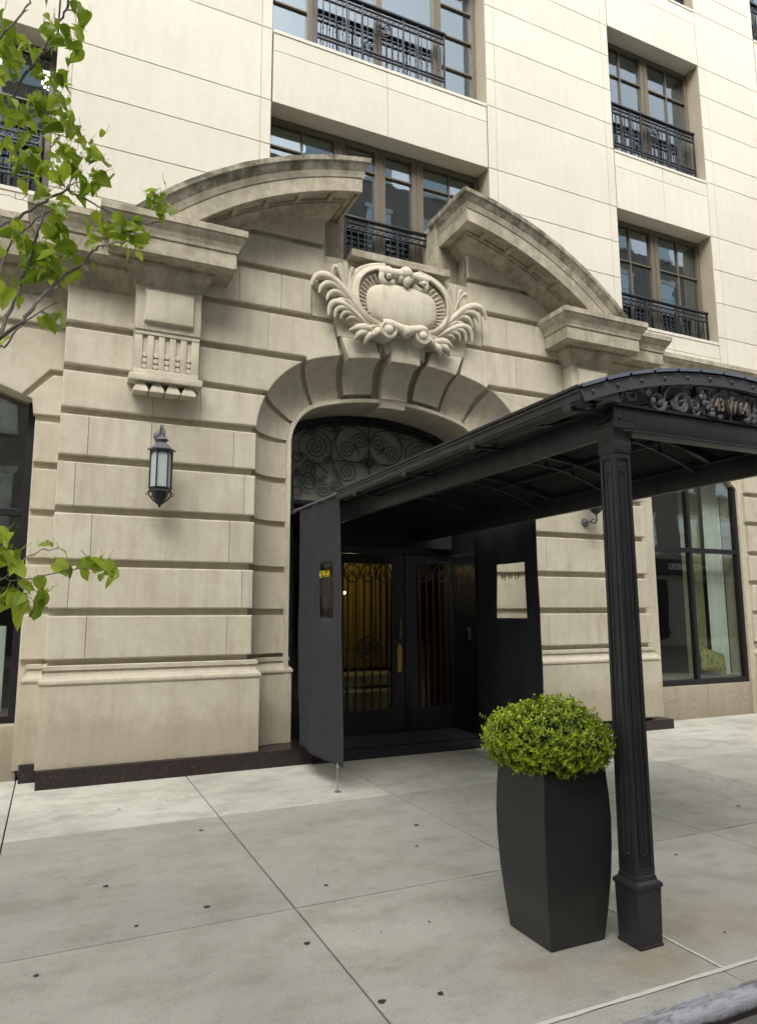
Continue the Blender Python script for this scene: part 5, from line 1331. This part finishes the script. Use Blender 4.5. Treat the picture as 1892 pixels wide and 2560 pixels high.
t2 = side_curtain(4.78, 6.235, 7.48, .12, 2.70, 'black canvas curtain with a clear window on the right side of the canopy', (6.46, 6.98, 1.57, 2.18), -.6)
fn = lambda x, y, z: (4.770-z, 6.72+x*.9, 2.03+y)
build('house_number', text_mb('43 W 64', .115, .001, fn), M['dark'], t2)

# ------------------------------------------------------------------ planter with boxwood
pl = empty('planter', (2.432, 3.12, 0), 'tall black square planter with bulging sides beside the canopy column', 'planter')
mb = MB(); cx, cy = 2.432, 3.12; prof_ = [(.168,0),(.185,.15),(.199,.3),(.207,.45),(.209,.58),(.205,.70),(.198,.80),(.196,.83),(.180,.83),(.180,.74)]
vs = []
for h, z in prof_: vs += [(cx-h, cy-h, z), (cx+h, cy-h, z), (cx+h, cy+h, z), (cx-h, cy+h, z)]
mb.add(vs, [(i*4+k, i*4+(k+1) % 4, (i+1)*4+(k+1) % 4, (i+1)*4+k) for i in range(len(prof_)-1) for k in range(4)]+[(0,1,2,3)], .5)
pot = build('pot', mb, M['planter'], pl)
bv = pot.modifiers.new('b', 'BEVEL'); bv.width = .005; bv.segments = 2; bv.limit_method = 'ANGLE'; bv.angle_limit = radians(50)
mb = MB(); mb.box(cx-.178, cx+.178, cy-.178, cy+.178, .74, .775, 0); build('soil', mb, M['soil'], pl)
bush = empty('boxwood_shrub', (2.44, 3.12, .775), 'bushy bright green boxwood shrub growing out of the black planter', 'shrub')
rb = random.Random(11); mb = MB()
def leaf_card(mb, p, d, up, L, w, tint, fold=.25):
    d = d.normalized(); sd_ = d.cross(up)
    if sd_.length < .01: sd_ = d.orthogonal()
    sd_.normalize(); nn = sd_.cross(d)
    prof_l = [(0,.0),(.3,.85),(.6,1),(.85,.6),(1,0)]
    mid = [p+d*(L*t)-nn*(L*fold*t*t) for t, _ in prof_l]
    vs = [mid[0]]
    for i in range(1, 4):
        ww = w*prof_l[i][1]; vs += [mid[i]-sd_*ww+nn*ww*.35, mid[i], mid[i]+sd_*ww+nn*ww*.35]
    vs.append(mid[4])
    fs = [(0,2,1),(0,3,2),(1,2,5,4),(2,3,6,5),(4,5,8,7),(5,6,9,8),(7,8,10),(8,9,10)]
    mb.add(vs, fs, tint, True)
lump = [(rb.uniform(0, 6.28), rb.uniform(-.3, 1.3), rb.uniform(.9, 1.16)) for _ in range(26)]
bc = Vector((2.425, 3.12, .935))
def brad(th, ph):
    k = 1.0
    for a, b, s_ in lump:
        dd = (cos(th-a)*cos(ph)*cos(b)+sin(ph)*sin(b)); 
        if dd > .88: k = max(k, s_*(dd-.88)/.12+1*(1-(dd-.88)/.12))
    return k
NL = 0
for _ in range(2600):
    th = rb.uniform(0, 2*pi); sp_ = rb.uniform(-.75, 1); ph = math.asin(sp_)
    dirn = Vector((cos(th)*cos(ph), sin(th)*cos(ph), sin(ph)))
    k = brad(th, ph)*rb.uniform(.80, 1.0)*(1.0 if rb.random() > .09 else rb.uniform(1.0, 1.13))
    zr_ = .205 if ph > 0 else .17
    if ph < -.1 and dirn.xy.length < .75: continue
    base = bc+Vector((dirn.x*.318*k, dirn.y*.318*k, dirn.z*zr_*k))
    if base.z < .79 and abs(base.x-cx) < .19 and abs(base.y-cy) < .19: continue
    out_ = (dirn+Vector((rb.gauss(0,.35), rb.gauss(0,.35), rb.gauss(.25,.35)))).normalized()
    dep = (k-.8)/.25; tb = min(1, max(0, .15+.55*dep+rb.uniform(-.2, .25)))  # deeper leaves get a darker tint, interior shade put into the colour
    # a sprig: stem with opposite leaf pairs
    Ls = rb.uniform(.02, .045); ax = out_.orthogonal().normalized()
    for q in range(3):
        pp = base+out_*(Ls*(q+.4)/3-.01); ax2 = ax if q % 2 == 0 else out_.cross(ax)
        for s_ in (-1, 1):
            d = (ax2*s_+out_*(.5+.35*q)).normalized()
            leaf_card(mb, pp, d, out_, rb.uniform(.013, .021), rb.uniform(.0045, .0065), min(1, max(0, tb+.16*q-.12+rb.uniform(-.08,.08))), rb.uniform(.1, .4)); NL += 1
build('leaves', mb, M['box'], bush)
M['dry'] = mat('dry_leaf', simple((.34,.22,.10), .7, 0, .3, .4)); mb = MB()
for _ in range(70):
    th = rb.uniform(0, 2*pi); ph = rb.uniform(-.2, 1.4); d = Vector((cos(th)*cos(ph), sin(th)*cos(ph), sin(ph)))
    p = bc+Vector((d.x*.30, d.y*.30, d.z*.19)); leaf_card(mb, p, Vector((rb.gauss(0,1), rb.gauss(0,1), rb.gauss(0,1))), d, rb.uniform(.012, .024), .006, .5)
dl = build('dry_leaves', mb, M['dry'], bush)
mb = MB()
for _ in range(60):
    th = rb.uniform(0, 2*pi); ph = rb.uniform(-.1, 1.3); d = Vector((cos(th)*cos(ph)*.37, sin(th)*cos(ph)*.35, sin(ph)*.2))
    mb.tube([Vector((2.43, 3.12, .76)), Vector((2.43, 3.12, .87))+d*.4, bc+d], [.006,.004,.002], 5)
build('stems', mb, M['bark'], bush)
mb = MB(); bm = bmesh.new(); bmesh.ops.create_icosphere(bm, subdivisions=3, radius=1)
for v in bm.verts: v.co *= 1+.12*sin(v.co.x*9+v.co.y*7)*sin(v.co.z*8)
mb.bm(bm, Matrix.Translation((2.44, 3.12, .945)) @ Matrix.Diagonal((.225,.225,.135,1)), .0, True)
M['core'] = mat('shade_core', simple((.012,.03,.006), .9, 0, .1, .5, .8, 40)); build('shade_core', mb, M['core'], bush)  # solid dark ball, shade inside the shrub put into its colour

# ------------------------------------------------------------------ street tree
tr = empty('pear_tree', (-1.75, 2.95, 0), 'young pear tree with fresh green leaves reaching over the pavement from the left', 'tree')
mb = MB()
mb.tube([(-1.75,2.95,-.05),(-1.76,2.94,.5),(-1.73,2.93,1.2),(-1.70,2.92,2.0),(-1.68,2.9,3.0),(-1.62,2.88,4.2),(-1.6,2.86,5.4)], [.13,.10,.09,.082,.07,.05,.02], 14)
build('trunk', mb, M['bark'], tr)
mb = MB()
rt = random.Random(5)
root = {0:(-1.69,2.92,2.2)}
for br in BR:
    mb = MB()
    pts = [Vector(p) for p in br[:-2]]; r0, r1 = br[-2]*.62, br[-1]*.75
    if pts[0].x < -.35:
        q = pts[0]; zt = max(1.3, min(4.6, q.z-.45)); T_ = Vector((-1.69, 2.92, zt)); md = (T_+q)/2+Vector((0, 0, .08))
        pts = [T_, md]+pts; rr = [.02, .5*(.016+r0)]+[r0+(r1-r0)*i/(len(pts)-3) for i in range(len(pts)-2)]
    else: rr = [r0+(r1-r0)*i/(len(pts)-1) for i in range(len(pts))]
    # refine with slight knobbly noise
    P2, R2 = [], []
    for i in range(len(pts)-1):
        for k in range(3):
            t = k/3; P2.append(pts[i].lerp(pts[i+1], t)+Vector((rt.gauss(0,.002), rt.gauss(0,.002), rt.gauss(0,.002)))); R2.append((rr[i]*(1-t)+rr[i+1]*t)*(1.25 if rt.random() < .12 else 1))
    P2.append(pts[-1]); R2.append(rr[-1]*.7)
    mb.tube(P2, R2, 7)
    for k in range(2, len(P2)-1):      # spurs
        if rt.random() < .22:
            d = Vector((rt.gauss(0,1), rt.gauss(0,1), rt.gauss(.3,1))).normalized(); L_ = rt.uniform(.01, .03)
            mb.tube([P2[k], P2[k]+d*L_], [min(.003, R2[k]*.7), .0012], 5)
    build('branch', mb, M['bark'], tr)

def pear_leaf(mb, p, d, up, L, tint):
    d = d.normalized(); s_ = d.cross(up)
    if s_.length < .05: s_ = d.orthogonal()
    s_.normalize(); nn = s_.cross(d)
    cur = rt.uniform(-.2, .8); wv = rt.uniform(.0, .25); fold = rt.uniform(.15, .9)
    st = [(0,.02),(.08,.55),(.22,.92),(.40,1.0),(.60,.82),(.78,.50),(.90,.22),(1,0)]
    W_ = L*rt.uniform(.26, .38); vs = []
    for i, (t, w) in enumerate(st):
        c = p+d*(L*t)-nn*(L*cur*t*t)
        ww = W_*w; lf = fold*ww; wob = wv*L*sin(i*2.1)*w*.5
        vs += [c-s_*ww+nn*(lf+wob), c-s_*ww*.5+nn*lf*.4, c, c+s_*ww*.5+nn*lf*.4, c+s_*ww+nn*(lf-wob)]
    mb.add(vs, [(i*5+k, i*5+k+1, i*5+k+6, i*5+k+5) for i in range(len(st)-1) for k in range(4)], tint, True)
mb = MB()
def clump(cx, cy, cz, rx, rz, n):
    for k in range(n if n < 4 else int(n*1.4)):
        th = rt.uniform(0, 2*pi); q = sqrt(rt.random()) if n > 1 else 0
        p = Vector((cx+rx*q*cos(th), cy+rt.gauss(0, .05 if n > 1 else .01), cz+rz*q*sin(th)))
        yaw = rt.uniform(0, 2*pi); L = rt.choice([rt.uniform(.026, .04), rt.uniform(.04, .06), rt.uniform(.052, .08)])
        d = Vector((cos(yaw)*.55, sin(yaw)*.5, -rt.uniform(-.1, 1.1))); up = Vector((rt.gauss(0,.8), -.9+rt.gauss(0,.6), .6+rt.gauss(0,.5)))
        pear_leaf(mb, p-d.normalized()*L*.5, d, up, L, rt.random())
        mb.tube([p-d.normalized()*L*.5, p-d.normalized()*L*.5+Vector((rt.gauss(0,.012), rt.gauss(0,.012), .022))], [.0009, .0009], 4, .6)
for c in CL: clump(*c)
for k in range(150):      # crown beyond the left edge of the view
    th, zz = rt.uniform(0, 2*pi), rt.uniform(3.0, 5.6); r = rt.uniform(.3, 1.0)
    x, y = -1.9+r*cos(th), 2.7+r*sin(th)
    if x > -.06*y-.45: continue
    clump(x, y, zz, .12, .12, 9)
build('leaves', mb, M['leaf'], tr)

# ------------------------------------------------------------------ opposite side of the street (seen only as reflections)
ob = empty('brick_building', (3, -10, 0), 'grey brick apartment house across the street with rows of pale windows', 'building')
mb = MB(); mb.box(-30, 45, -16, -10, -.1, 21, 0, .5); build('wall', mb, M['brick'], ob)
mw = MB(); mf = MB()
for i in range(24):
    for j in range(6):
        x = -26+i*2.9; z = 4.6+j*3.3
        mw.box(x, x+1.3, -9.98, -9.96, z, z+1.8, 0); mf.box(x-.08, x+1.38, -9.99, -9.90, z-.14, z-.02, 0); mf.box(x, x+1.3, -9.96, -9.93, z+.88, z+.94, 0); mf.box(x-.08, x+1.38, -9.99, -9.93, z+1.8, z+2.0, 0)
M['oppglass'] = mat('opposite_window', simple((.62,.72,.78), .12, .85, .8, .15))
wi = build('window', mw, M['oppglass'], ob); wi['kind'] = 'stuff'
fi = build('window_frame', mf, M['white'], ob); fi['kind'] = 'stuff'
mb = MB()
for i in range(9): mb.box(-26+i*8, -20+i*8, -9.97, -9.9, .3, 3.2, 0)
sw_ = build('shop_window', mb, M['void'], ob); sw_['kind'] = 'stuff'
mb = MB(); mb.box(24, 34, -9.95, -9.7, 3.5, 4.25, .02)
sg_ = tag(build('shop_sign', mb, M['dark'], None, (28.5, -9.8, 3.3)), 'long dark shop sign lettered cleaners across the street, seen mirrored in the right shop window', 'sign')
fn = lambda x, y, z: (29.3-x, -9.68+z, 3.86+y)
build('sign_lettering', text_mb('KY CLEANERS', .46, .02, fn), M['signwhite'], sg_)
